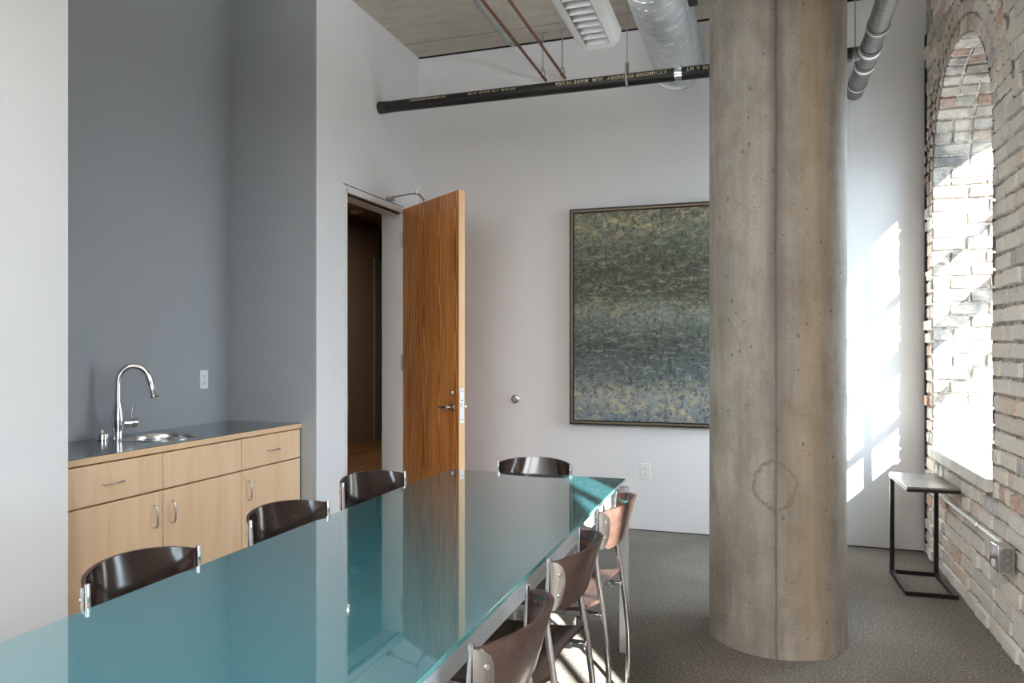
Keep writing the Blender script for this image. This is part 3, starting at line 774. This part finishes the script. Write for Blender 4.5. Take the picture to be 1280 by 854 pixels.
# worktop with a round cut-out
SX, SY, SR = -2.885, 3.045, .165
t = thing('worktop', 'charcoal laminate worktop with a maple front edge on top of the cabinet', 'worktop', ((CF + CB) / 2, (Y0 + Y1) / 2, CZ - .03))
ox, oy, oz = t.location
WX0, WX1, WY0, WY1 = CB, CF + .004, Y0, N1 - .006
def plate(z0, z1, mi=0):
    q = MB(); n = 48; C_, B_ = [], []
    for k in range(n):
        a = 2 * PI * k / n; c_, s_ = math.cos(a), math.sin(a)
        C_.append((SX + SR * c_, SY + SR * s_))
        # ray to the rectangle
        tx = ((WX1 - SX) / c_) if c_ > 1e-9 else ((WX0 - SX) / c_ if c_ < -1e-9 else 1e9)
        ty = ((WY1 - SY) / s_) if s_ > 1e-9 else ((WY0 - SY) / s_ if s_ < -1e-9 else 1e9)
        k2 = min(tx, ty); B_.append((SX + k2 * c_, SY + k2 * s_))
    corners = [(WX1, WY1), (WX0, WY1), (WX0, WY0), (WX1, WY0)]
    vs = [(x - ox, y - oy, z - oz) for z in (z0, z1) for x, y in C_ + B_]
    base = len(vs)
    vs += [(x - ox, y - oy, z - oz) for z in (z0, z1) for x, y in corners]
    fs = []
    for lvl in (0, 1):
        o = lvl * 2 * n
        for k in range(n):
            k2 = (k + 1) % n
            fs.append((o + k, o + k2, o + n + k2, o + n + k))
            (xa, ya), (xb, yb) = B_[k], B_[k2]
            if abs(xa - xb) > 1e-6 and abs(ya - yb) > 1e-6:
                for ci, (xc, yc2) in enumerate(corners):
                    if (abs(xc - xa) < 1e-6 or abs(yc2 - ya) < 1e-6) and (abs(xc - xb) < 1e-6 or abs(yc2 - yb) < 1e-6):
                        fs.append((o + n + k, o + n + k2, base + lvl * 4 + ci))
    for k in range(n): k2 = (k + 1) % n; fs.append((k, k2, 2 * n + k2, 2 * n + k))
    for a, b2 in ((0, 1), (1, 2), (2, 3), (3, 0)): fs.append((base + a, base + b2, base + 4 + b2, base + 4 + a))
    q.add(vs, fs, mi); return q
plate(CZ - .003, CZ).build('laminate_top', M['worktop'], t, smooth=False)
q = plate(CZ - .03, CZ - .003); q.build('substrate', M['maple_edge'], t, smooth=False)
q = MB(); q.box(WX0 - ox, WX0 + .002 - ox, WY0 - oy, WY1 - oy, .03, .033)
q.build('wall_seal', M['grey'], t, smooth=False)

t = thing('sink', 'round stainless steel bar sink dropped into the charcoal worktop', 'sink', (SX, SY, CZ))
q = MB()
pr = [(SR + .008, .0005), (SR + .008, .002), (SR + .005, .0035), (SR - .004, .0035), (SR - .008, -.002), (SR - .010, -.02), (SR - .014, -.11), (SR - .03, -.138), (SR - .06, -.148), (.03, -.152),
      (.03, -.154), (SR - .058, -.150), (SR - .028, -.140), (SR - .012, -.11), (SR - .008, -.02), (SR - .005, .0005)]
n = 48; vs = []
for r_, h_ in pr:
    for k in range(n): vs.append((r_ * math.cos(2 * PI * k / n), r_ * math.sin(2 * PI * k / n), h_))
fs = []
for i in range(len(pr)):
    i2 = (i + 1) % len(pr)
    for k in range(n): fs.append((i * n + k, i * n + (k + 1) % n, i2 * n + (k + 1) % n, i2 * n + k))
q.add(vs, fs); q.build('bowl', M['steel'], t)
q = MB(); q.lathe([(.03, -.153), (.036, -.150), (.03, -.1505), (.01, -.1515)], (0, 0, 0), 'Z', 24); q.build('drain', M['chrome'], t)

FX, FY = -3.062, 2.946
t = thing('faucet', 'chrome gooseneck faucet with pull-down spray head behind the round sink', 'faucet', (FX, FY, CZ))
q = MB(); q.lathe([(.0275, 0), (.0275, .006), (.024, .012), (.0275, .05), (.031, .085), (.031, .10), (.026, .14), (.0185, .172), (.0165, .182)], (0, 0, 0), 'Z', 28); q.build('body', M['chrome'], t)
dx, dy = .72, .69
P = [(0, 0, .18), (0, 0, .27)]
Rg = .072
for k in range(1, 15):
    a = PI * k / 15 * 1.02; P.append(((Rg - Rg * math.cos(a)) * dx, (Rg - Rg * math.cos(a)) * dy, .285 + Rg * math.sin(a) * 1.1))
ex, ez = P[-1], P[-1][2]
q = MB(); q.tube(P, .0155, 18); q.build('spout', M['chrome'], t)
q = MB(); e = Vector(P[-1]); dr = (Vector(P[-1]) - Vector(P[-2])).normalized()
q.tube([e - dr * .002, e + dr * .02, e + dr * .026, e + dr * .06, e + dr * .092, e + dr * .097], [.0165, .0165, .0145, .019, .026, .023], 20); q.build('spray_head', M['chrome'], t)
q = MB(); q.tube([(.01, .02, .075), (.02, .065, .075)], .0215, 18); q.tube([(.02, .065, .075), (.023, .088, .075)], .0245, 18); q.build('handle_barrel', M['chrome'], t)
q = MB(); q.tube([(.020, .070, .09), (.021, .068, .125), (.026, .075, .165)], [.0045, .0055, .0075], 10); q.build('lever', M['chrome'], t)
q = MB(); pr = []
q.lathe([(.030, 0), (.031, .006), (.029, .012), (.031, .022), (.027, .032), (.012, .036), (.008, .05), (.004, .053)], (0, 0, 0), 'Z', 20)
o = q.build('chrome_cap', M['chrome']); o.location = (-3.085, 2.872, CZ); tag(o, 'squat round chrome cap on the worktop just left of the faucet', 'cap')

# ------------------------------------------------------------------ wall fittings
def outlet(name, label, loc, rz, group=None):     # local: x across, y out of the wall (towards -y), z up
    t = thing(name, label, 'outlet', loc, rz, group)
    q = MB(); q.box(-.035, .035, -.006, 0, -.057, .057); q.build('cover_plate', M['white_plastic'], t, bevel=.0025)
    for z in (-.02, .02):
        q = MB(); pts = [(.0165 * math.cos(a), .0135 * math.sin(a) + z) for a in [2 * PI * k / 20 for k in range(20)]]
        q.prism(pts, -.0085, -.005, axis='Y'); s = q.build('socket', M['white_plastic'], t)
        q = MB(); q.box(-.0075, -.005, -.009, -.008, z - .003, z + .007); q.box(.005, .0075, -.009, -.008, z - .003, z + .006)
        q.lathe([(.0025, -.009), (.0025, -.0082)], (0, 0, z - .008), 'Y', 10); q.build('slots', M['dark_slot'], s)
    return t
outlet('wall_outlet', 'white duplex outlet low on the back wall, left of the column', (-.766, YB, .425), 0)
outlet('wall_outlet', 'white duplex outlet on the grey niche wall above the worktop', (NX, 3.69, 1.115), PI / 2)
t = thing('light_switch', 'narrow white light switch on the wall left of the doorway', 'switch', (XL, 4.144, 1.165), PI / 2)
q = MB(); q.box(-.024, .024, -.005, 0, -.085, .085); q.build('cover_plate', M['white_plastic'], t, bevel=.002)
q = MB(); q.box(-.009, .009, -.009, -.004, -.03, .03); q.build('rocker', M['white_plastic'], t, bevel=.002)
t = thing('door_stop', 'small round metal door stop on the back wall beside the open door', 'door stop', (-1.746, YB, .92))
q = MB(); q.lathe([(.033, 0), (.033, -.008), (.028, -.014), (.024, -.016)], (0, 0, 0), 'Y', 28); q.build('cup', M['steel'], t)
q = MB(); q.lathe([(.021, -.012), (.020, -.022), (.010, -.028)], (0, 0, 0), 'Y', 24); q.build('bumper', plain('grey_rubber', (.30, .28, .26), .6), t)

# painting
PX0, PX1, PZ0, PZ1 = -1.312, .262, .75, 2.32
t = thing('painting', 'large scraped grey-green abstract painting in a thin black frame on the back wall', 'painting', (PX0, YB, PZ0))
Wp, Hp = PX1 - PX0, PZ1 - PZ0
q = MB(); e = .012
for a in ((0, Wp, 0, e), (0, Wp, Hp - e, Hp), (0, e, e, Hp - e), (Wp - e, Wp, e, Hp - e)): q.box(a[0], a[1], -.05, -.004, a[2], a[3])
q.build('frame', M['black_steel'], t, smooth=False)
q = MB(); e2 = .022
for a in ((e, Wp - e, e, e2), (e, Wp - e, Hp - e2, Hp - e), (e, e2, e2, Hp - e2), (Wp - e2, Wp - e, e2, Hp - e2)): q.box(a[0], a[1], -.046, -.02, a[2], a[3])
q.build('frame_lip', plain('old_gold_leaf', (.20, .155, .095), .4, .5), t, smooth=False)
q = MB(); q.box(.012, Wp - .012, -.018, -.004, .012, Hp - .012); q.build('backing_board', M['black_steel'], t, smooth=False)
q = MB(); q.box(.032, Wp - .032, -.036, -.018, .032, Hp - .032); q.build('canvas', M['paint'], t, smooth=False)

# ------------------------------------------------------------------ overhead services
def straps(q, c, r, w, axis, seg=32): pass
# black drain pipe with printed lettering
PY, PZ, PR = 4.717, 3.003, .040
t = thing('drain_pipe', 'black cast iron pipe with pale printed lettering running from the left wall behind the column', 'pipe', (XL, PY, PZ))
XT = .600
q = MB(); q.lathe([(PR, .001), (PR, XT - XL - .087)], (0, 0, 0), 'X', 32); q.build('pipe_run', M['black_iron'], t)
q = MB(); q.lathe([(PR + .002, .002), (PR + .002, .06)], (0, 0, 0), 'X', 32); q.build('end_collar', plain('speckled_black_iron', (.03, .03, .025), .5, var=.9, bscale=60), t)
xh = -.47 - XL
q = MB(); q.lathe([(PR + .001, xh - .022), (PR + .003, xh - .022), (PR + .003, xh + .022), (PR + .001, xh + .022)], (0, 0, 0), 'X', 32); cl = q.build('hose_clamp', M['chrome'], t)
for dxx in (-.016, .016):
    q = MB(); q.lathe([(.007, -.006), (.007, .02)], (xh + dxx, -.012, PR + .006), 'Y', 12); q.build('clamp_screw', M['steel'], cl)
xh = -.79 - XL
q = MB(); q.lathe([(.004, PR + .05), (.004, HC - PZ - .001)], (xh, 0, 0), 'Z', 10); q.build('hanger_rod', M['dull_steel'], t)
q = MB(); pts = [(xh, (PR + .003) * math.sin(a), -(PR + .003) * math.cos(a)) for a in [PI * k / 10 - PI / 2 for k in range(11)]]
pts = [(xh, -.008, .10), (xh, -(PR + .003), .04)] + pts[1:-1] + [(xh, PR + .003, .04), (xh, .008, .10)]
q.tube(pts, .0075, 10); q.tube([(xh, 0, .055), (xh, 0, .11)], .013, 12); q.build('hanger_loop', M['dull_steel'], t)
def lettering(txt, xstart, size, ang0):
    xc = xstart
    for word in txt.split(' '):
        if not word: xc -= size * .4; continue
        cu = bpy.data.curves.new('lettering', 'FONT'); cu.body = word; cu.size = size * 1.1; cu.offset = .0004 if size > .025 else .0001; cu.space_character = 1.12
        to = bpy.data.objects.new('tmp_text', cu); COL.objects.link(to)
        bpy.context.view_layer.update()
        dg = bpy.context.evaluated_depsgraph_get(); me = bpy.data.meshes.new_from_object(to.evaluated_get(dg))
        bpy.data.objects.remove(to)
        R_ = PR + .0012; wd = max(v_.co.x for v_ in me.vertices)
        for v_ in me.vertices:      # the writing is upside down: it runs towards the left wall, wrapped on the pipe
            a = ang0 - v_.co.y / R_
            v_.co = Vector((xc - XL - v_.co.x, -R_ * math.cos(a), R_ * math.sin(a)))
        me.materials.clear(); me.materials.append(M['print'])
        o = bpy.data.objects.new('printed_lettering', me); COL.objects.link(o); o.parent = t; o['label'] = 'pale printed lettering'
        xc -= wd + size * .45
a0 = math.radians(32)
lettering('RICHMOND FOUNDRY  HUB  MADE IN USA', -.535, .030, a0)
lettering('FE A MT', -.29, .030, a0)
lettering('NO HUB  4 IN  8-8-02  ASTM', -1.52, .022, a0)
lettering('RICHMOND FOUNDRY', -2.02, .022, a0)

# grey stack along the brick side with steel couplings
GX, GZ, GR_ = .600, 2.992, .053
t = thing('waste_pipe', 'grey pipe with white coupling bands running overhead between the column and the brick wall', 'pipe', (GX, YB, GZ))
q = MB(); q.tube([(0, -.001, -.004), (0, -.65, 0), (0, -1.3, .026), (0, -4.5, .15), (0, -11.4, .34)], GR_, 32)
q.build('pipe_run', M['grey_iron'], t)
q = MB(); q.lathe([(PR, -.085), (PR, -.01)], (0, PY - YB, PZ - GZ), 'X', 28); q.build('tee_branch', M['grey_iron'], t)
for yy, w_, m_ in ((-.16, .012, 'white_enamel'), (-.50, .030, 'white_enamel'), (-.735, .036, 'white_enamel'), (-1.02, .010, 'white_enamel'), (-2.6, .03, 'white_enamel')):
    zz = 0 if yy > -.65 else .04 * (-yy - .65)
    q = MB(); q.lathe([(GR_ + .0005, yy - w_ - .02), (GR_ + .004, yy - w_ - .02), (GR_ + .004, yy + w_ + .02), (GR_ + .0005, yy + w_ + .02)], (0, 0, zz), 'Y', 32); bd = q.build('coupling', M['grey_iron'], t)
    q = MB(); q.lathe([(GR_ + .0035, yy - w_ / 2), (GR_ + .006, yy - w_ / 2), (GR_ + .006, yy + w_ / 2), (GR_ + .0035, yy + w_ / 2)], (0, 0, zz), 'Y', 32); q.build('coupling_band', M[m_], bd)
q = MB(); q.lathe([(.004, GR_ + .0), (.004, HC - GZ)], (-.065, -.62, 0), 'Z', 10); q.build('hanger_rod', M['dull_steel'], t)

# spiral duct
DX, DZ, DR = -.536, 3.302, .168
t = thing('spiral_duct', 'round galvanised spiral duct meeting the back wall near the ceiling', 'duct', (DX, YB, DZ))
q = MB(); prof = []; y = 0.0; nseg = 64
ylen = 11.4
q.lathe([(DR, -.001), (DR, -ylen)], (0, 0, 0), 'Y', nseg); q.build('duct_run', M['galv'], t)
q = MB(); pitch = .10; P = []
for k in range(int(ylen / pitch * 24)):
    a = 2 * PI * k / 24; yy = -.01 - pitch * k / 24
    P.append((DR * math.cos(a), yy, DR * math.sin(a)))
q.tube(P, .0018, 5); q.build('spiral_seam', M['galv'], t)
q = MB(); q.lathe([(DR, -.02), (DR + .012, -.02), (DR + .012, -.001), (DR, -.001)], (0, 0, 0), 'Y', nseg); q.build('end_collar', M['galv'], t)
q = MB()
sa = [math.radians(a) for a in range(-28, 29, 4)]
for k in range(len(sa) - 1):
    for (ra, rb) in ((DR + .001, DR + .010),):
        c0, s0, c1, s1 = math.cos(sa[k]), math.sin(sa[k]), math.cos(sa[k + 1]), math.sin(sa[k + 1])
        y0_, y1_ = -1.25, -.55
        q.hexa([(ra * c0, y0_, ra * s0), (ra * c1, y0_, ra * s1), (ra * c1, y1_, ra * s1), (ra * c0, y1_, ra * s0), (rb * c0, y0_, rb * s0), (rb * c1, y0_, rb * s1), (rb * c1, y1_, rb * s1), (rb * c0, y1_, rb * s0)])
q.build('access_panel', M['galv'], t, smooth=False)
q = MB(); q.box(DR - .01, DR + .045, -1.16, -1.05, -.07, .10); q.build('damper_box', M['black_steel'], t, bevel=.003)

# pendant light
FY1, FZ, FXc = 4.0, 2.930, -.815
t = thing('pendant_light', 'long white pendant light with a silver louver, hung from the concrete ceiling', 'pendant light', (FXc, FY1, FZ))
q = MB(); LEN = 2.44
sec = []
for k in range(13):
    a = PI * k / 12; sec.append((-.128 * math.cos(a) if False else .128 * math.cos(a), -.004 + -.0 * 1 + (.0) ))
# cross-section: curved wings either side of a flat louver opening
half = [(.066, 0.0), (.085, .002), (.104, .010), (.118, .024), (.126, .042), (.128, .058), (.124, .066)]
outl = [(-x, z) for x, z in reversed(half)] + half
rows = []
stations = [(0.0, .02), (-.004, .32), (-.014, .58), (-.032, .82), (-.058, .96), (-.09, 1.0), (-LEN + .09, 1.0), (-LEN + .03, .8), (-LEN, .02)]
for yy, sc in stations:
    # rounded ends: wings draw in towards the louver
    rows.append([((.066 * min(1, 1) + (abs(x) - .066) * sc) * (1 if x > 0 else -1) if abs(x) > .066 else x, yy, z * (sc ** .5)) for x, z in outl])
W = len(outl)
for R_i in range(len(rows) - 1):
    for k in range(W - 1):
        if k == len(half) - 1 and (stations[R_i][0] <= -.05 and stations[R_i + 1][0] >= -LEN + .09 - 1e-6): continue
        a, b2, c, d = rows[R_i][k], rows[R_i][k + 1], rows[R_i + 1][k + 1], rows[R_i + 1][k]
        q.add([a, b2, c, d], [(0, 1, 2, 3)])
    a, b2, c, d = rows[R_i][0], rows[R_i][-1], rows[R_i + 1][-1], rows[R_i + 1][0]
    q.add([a, b2, c, d], [(0, 1, 2, 3)])
o = q.build('housing', M['white_enamel'], t)
bm = bmesh.new(); bm.from_mesh(o.data); bmesh.ops.remove_doubles(bm, verts=bm.verts, dist=1e-4); bmesh.ops.recalc_face_normals(bm, faces=bm.faces); bm.to_mesh(o.data); bm.free()
q = MB()
for sx in (-.066, .063): q.box(sx, sx + .003, -LEN + .09, -.058, 0, .05)
n = 30
q.build('louver_side', M['dull_steel'], t, smooth=False)
lv = MB()
for k in range(n + 1):
    yy = -.06 - (LEN - .16) * k / n
    pts = [(-.063, .0), (.063, .0), (.063, .045), (.03, .028), (0, .022), (-.03, .028), (-.063, .045)]
    lv.add([(x, yy, z) for x, z in pts] + [(x, yy - .016 * (z / .045) - .002, z) for x, z in pts], [tuple(range(7)), tuple(range(13, 6, -1))] + [(i, (i + 1) % 7, 7 + (i + 1) % 7, 7 + i) for i in range(7)])
lv.build('louver', plain('satin_aluminium_louver', (.55, .56, .57), .3, .7), t, smooth=False)
for yy in (-1.3,):
    q = MB(); q.tube([(0, yy, .06), (0, yy, HC - FZ - .001)], .002, 8); q.build('hanging_cable', M['dull_steel'], t)

# copper pipes on hangers
for i, (xx, lab, yend) in enumerate(((-1.490, 'thin brown copper pipe under the ceiling, the one nearer the left wall', 5.30), (-1.345, 'thin brown copper pipe under the ceiling, the one nearer the pendant light', 5.30))):
    t = thing('copper_pipe', lab, 'pipe', (xx, yend, 3.283), 0, 'copper pipes under the ceiling')
    q = MB(); q.tube([(0, 0, 0), (0, -11.3, 0)], .0095, 14); q.tube([(0, .012, 0), (0, -.012, 0)], .012, 14); q.build('pipe_run', M['copper'], t)
    q = MB(); yy = -.065
    lp = [(.0, yy, -.013)] + [(.014 * math.sin(a), yy, .012 - .025 * math.cos(a) if a < PI / 2 or a > 3 * PI / 2 else .012 - .04 * math.cos(a)) for a in [2 * PI * k / 16 for k in range(1, 16)]] + [(0, yy, -.013)]
    q.tube(lp, .0028, 8); q.build('hanger_loop', M['copper'], t)
    q = MB(); q.tube([(0, yy, .045), (0, yy, 3.6 - 3.283 - .002)], .0042, 10); q.box(-.03, .03, yy - .016, yy + .016, 3.6 - 3.283 - .006, 3.6 - 3.283 - .001); q.build('hanger_rod', M['dull_steel'], t)
t = thing('strut_channel', 'grey steel strut channel fixed to the concrete ceiling beside the copper pipes', 'strut', (-1.752, 5.335, HC))
q = MB(); q.box(-.018, .018, -11.3, 0, -.004, -.001); q.box(-.018, -.015, -11.3, 0, -.022, -.001); q.box(.015, .018, -11.3, 0, -.022, -.001); q.build('channel', M['galv'], t, smooth=False)
q = MB(); q.tube([(0, -.02, -.012), (0, .012, -.018)], .011, 12); q.build('end_fitting', M['steel'], t)

# ------------------------------------------------------------------ side table
t = thing('side_table', 'black steel C-shaped side table with a grey top beside the brick wall', 'side table', (.855, 4.81, 0), math.radians(1.5))
q = MB(); q.box(-.128, .118, -.455, .04, .570, .580); q.build('table_top', M['zinc'], t, bevel=.001)
q = MB(); e = .022
for a in ((-.13, .12, -.457, -.457 + e), (-.13, .12, .042 - e, .042), (-.13, -.13 + e, -.457 + e, .042 - e), (.12 - e, .12, -.457 + e, .042 - e)): q.box(a[0], a[1], a[2], a[3], .553, .570)
q.build('top_frame', M['black_steel'], t, bevel=.001)
for x0 in (-.13, .12 - e):
    q = MB(); q.box(x0, x0 + e, -.015, .007, .022, .553); q.build('upright', M['black_steel'], t, bevel=.001)
q = MB()
for a in ((-.13, .12, -.42, -.42 + e), (-.13, .12, -.015, .007), (-.13, -.13 + e, -.42 + e, -.015), (.12 - e, .12, -.42 + e, -.015)): q.box(a[0], a[1], a[2], a[3], 0, e)
q.build('base_frame', M['black_steel'], t, bevel=.001)

# conduit and surface outlet box on the brick
t = thing('conduit', 'thin white electrical conduit running along the brick wall behind the side table', 'conduit', (XR - .018, 5.1, .458))
q = MB(); q.tube([(.012, .08, 0), (.003, .03, 0), (0, -.02, 0), (0, -1.45, .005)], .0095, 14); q.build('tube', M['white_enamel'], t)
q = MB(); q.lathe([(.0125, -.02), (.0125, .02)], (0, -1.05, .0035), 'Y', 14); q.lathe([(.014, -.02), (.014, 0)], (0, -1.43, .005), 'Y', 14); q.build('coupling', M['steel'], t)
t = thing('outlet_box', 'grey metal surface outlet box at the end of the conduit on the brick wall', 'outlet', (XR - .012, 3.59, .433))
BX = -.052
q = MB(); q.box(BX, -.001, -.055, .055, -.050, .050); q.build('back_box', M['dull_steel'], t, bevel=.002)
q = MB(); q.box(BX - .012, BX, -.058, .060, -.054, .054); cp = q.build('cover_plate', M['chrome'], t, bevel=.004)
for z in (-.026, .026):
    q = MB(); pts = [(.018 * math.cos(a), .017 * math.sin(a) + z) for a in [2 * PI * k / 20 for k in range(20)]]
    q.prism(pts, BX - .016, BX - .010, axis='X'); q.build('socket', M['white_plastic'], cp)
for z in (-.031, 0, .031):
    q = MB(); n = 20
    for k in range(n):
        a0_, a1_ = 2 * PI * k / n, 2 * PI * (k + 1) / n
        c = (BX / 2 - .002, z)
        def kp(a, r_, y_): return (c[0] + r_ * math.cos(a), y_, c[1] + r_ * math.sin(a))
        q.hexa([kp(a0_, .013, -.055), kp(a1_, .013, -.055), kp(a1_, .0145, -.055), kp(a0_, .0145, -.055), kp(a0_, .013, -.0565), kp(a1_, .013, -.0565), kp(a1_, .0145, -.0565), kp(a0_, .0145, -.0565)])
    q.build('knockout_ring', M['dark_slot'], t, smooth=False)

# ------------------------------------------------------------------ light
sun = bpy.data.lights.new('sun', 'SUN'); sun.energy = 34; sun.angle = math.radians(.55); sun.color = (1, .97, .92)
so = bpy.data.objects.new('sun', sun); COL.objects.link(so)
so.rotation_euler = Vector((-.66, 1.0, -.63)).to_track_quat('-Z', 'Y').to_euler(); so.location = (4, -3, 5)
w = bpy.data.worlds.new('sky'); scene.world = w; w.use_nodes = True; nt = w.node_tree
bg = nt.nodes['Background']; bg.inputs['Color'].default_value = (.72, .85, 1.0, 1); 
tc = N(nt, 'ShaderNodeTexCoord'); sp = N(nt, 'ShaderNodeSeparateXYZ'); nt.links.new(tc.outputs['Generated'], sp.inputs[0])
mr = N(nt, 'ShaderNodeMapRange'); mr.inputs['From Min'].default_value = -.08; mr.inputs['From Max'].default_value = .08; mr.inputs['To Min'].default_value = 1.6; mr.inputs['To Max'].default_value = 9.5
nt.links.new(sp.outputs['Z'], mr.inputs['Value']); nt.links.new(mr.outputs[0], bg.inputs['Strength'])
for yc, R, zs, zb, zh in WINS:
    pl = bpy.data.lights.new('window_portal', 'AREA'); pl.shape = 'RECTANGLE'; pl.size = 2 * R; pl.size_y = 2.4; pl.cycles.is_portal = True
    po = bpy.data.objects.new('window_portal', pl); COL.objects.link(po); po.location = (1.46, yc, 1.82)
    po.rotation_euler = Vector((-1, 0, 0)).to_track_quat('-Z', 'Z').to_euler()
# added area fill lights behind the camera, with no fixtures of their own
for k, (lx, ly) in enumerate(((-.815, -1.2), (-1.9, -1.8))):
    al = bpy.data.lights.new('fill_light', 'AREA'); al.shape = 'RECTANGLE'; al.size = .9; al.size_y = 2.6; al.energy = 60; al.color = (.95, .97, 1)
    ao = bpy.data.objects.new('fill_light', al); COL.objects.link(ao); ao.location = (lx, ly, 2.9)

# added upward fill bounced off the ceiling; only the first has a pendant
for lx, ly in ((FXc, FY1 - 1.22), (FXc, -.6), (-2.0, -1.5), (FXc, -4.0)):
    al = bpy.data.lights.new('fill_uplight', 'AREA'); al.shape = 'RECTANGLE'; al.size = .22; al.size_y = 2.1; al.energy = 16 if ly > 2 else 60; al.color = (.95, .97, 1)
    ao = bpy.data.objects.new('fill_uplight', al); COL.objects.link(ao); ao.location = (lx, ly, FZ + .075); ao.rotation_euler = (PI, 0, 0)

# ------------------------------------------------------------------ camera
cam = bpy.data.cameras.new('camera'); co = bpy.data.objects.new('camera', cam); COL.objects.link(co); scene.camera = co
F = 933.2
cam.sensor_fit = 'HORIZONTAL'; cam.sensor_width = 36.0; cam.lens = F / 1280 * 36.0
cam.shift_y = (436.2 - 427) / 1280
cam.clip_start = .02; cam.clip_end = 100
co.location = (0, 0, 1.3); co.rotation_euler = (PI / 2, 0, .31874)
scene.view_settings.view_transform = 'Standard'; scene.view_settings.look = 'None'; scene.view_settings.gamma = 1.0
scene.view_settings.use_curve_mapping = False; scene.view_settings.exposure = 0.86
scene.cycles.use_denoising = True
scene.cycles.max_bounces = 12; scene.cycles.diffuse_bounces = 6; scene.cycles.glossy_bounces = 6; scene.cycles.transparent_max_bounces = 12
scene.cycles.caustics_reflective = False; scene.cycles.caustics_refractive = False
scene.cycles.sample_clamp_indirect = 6.0
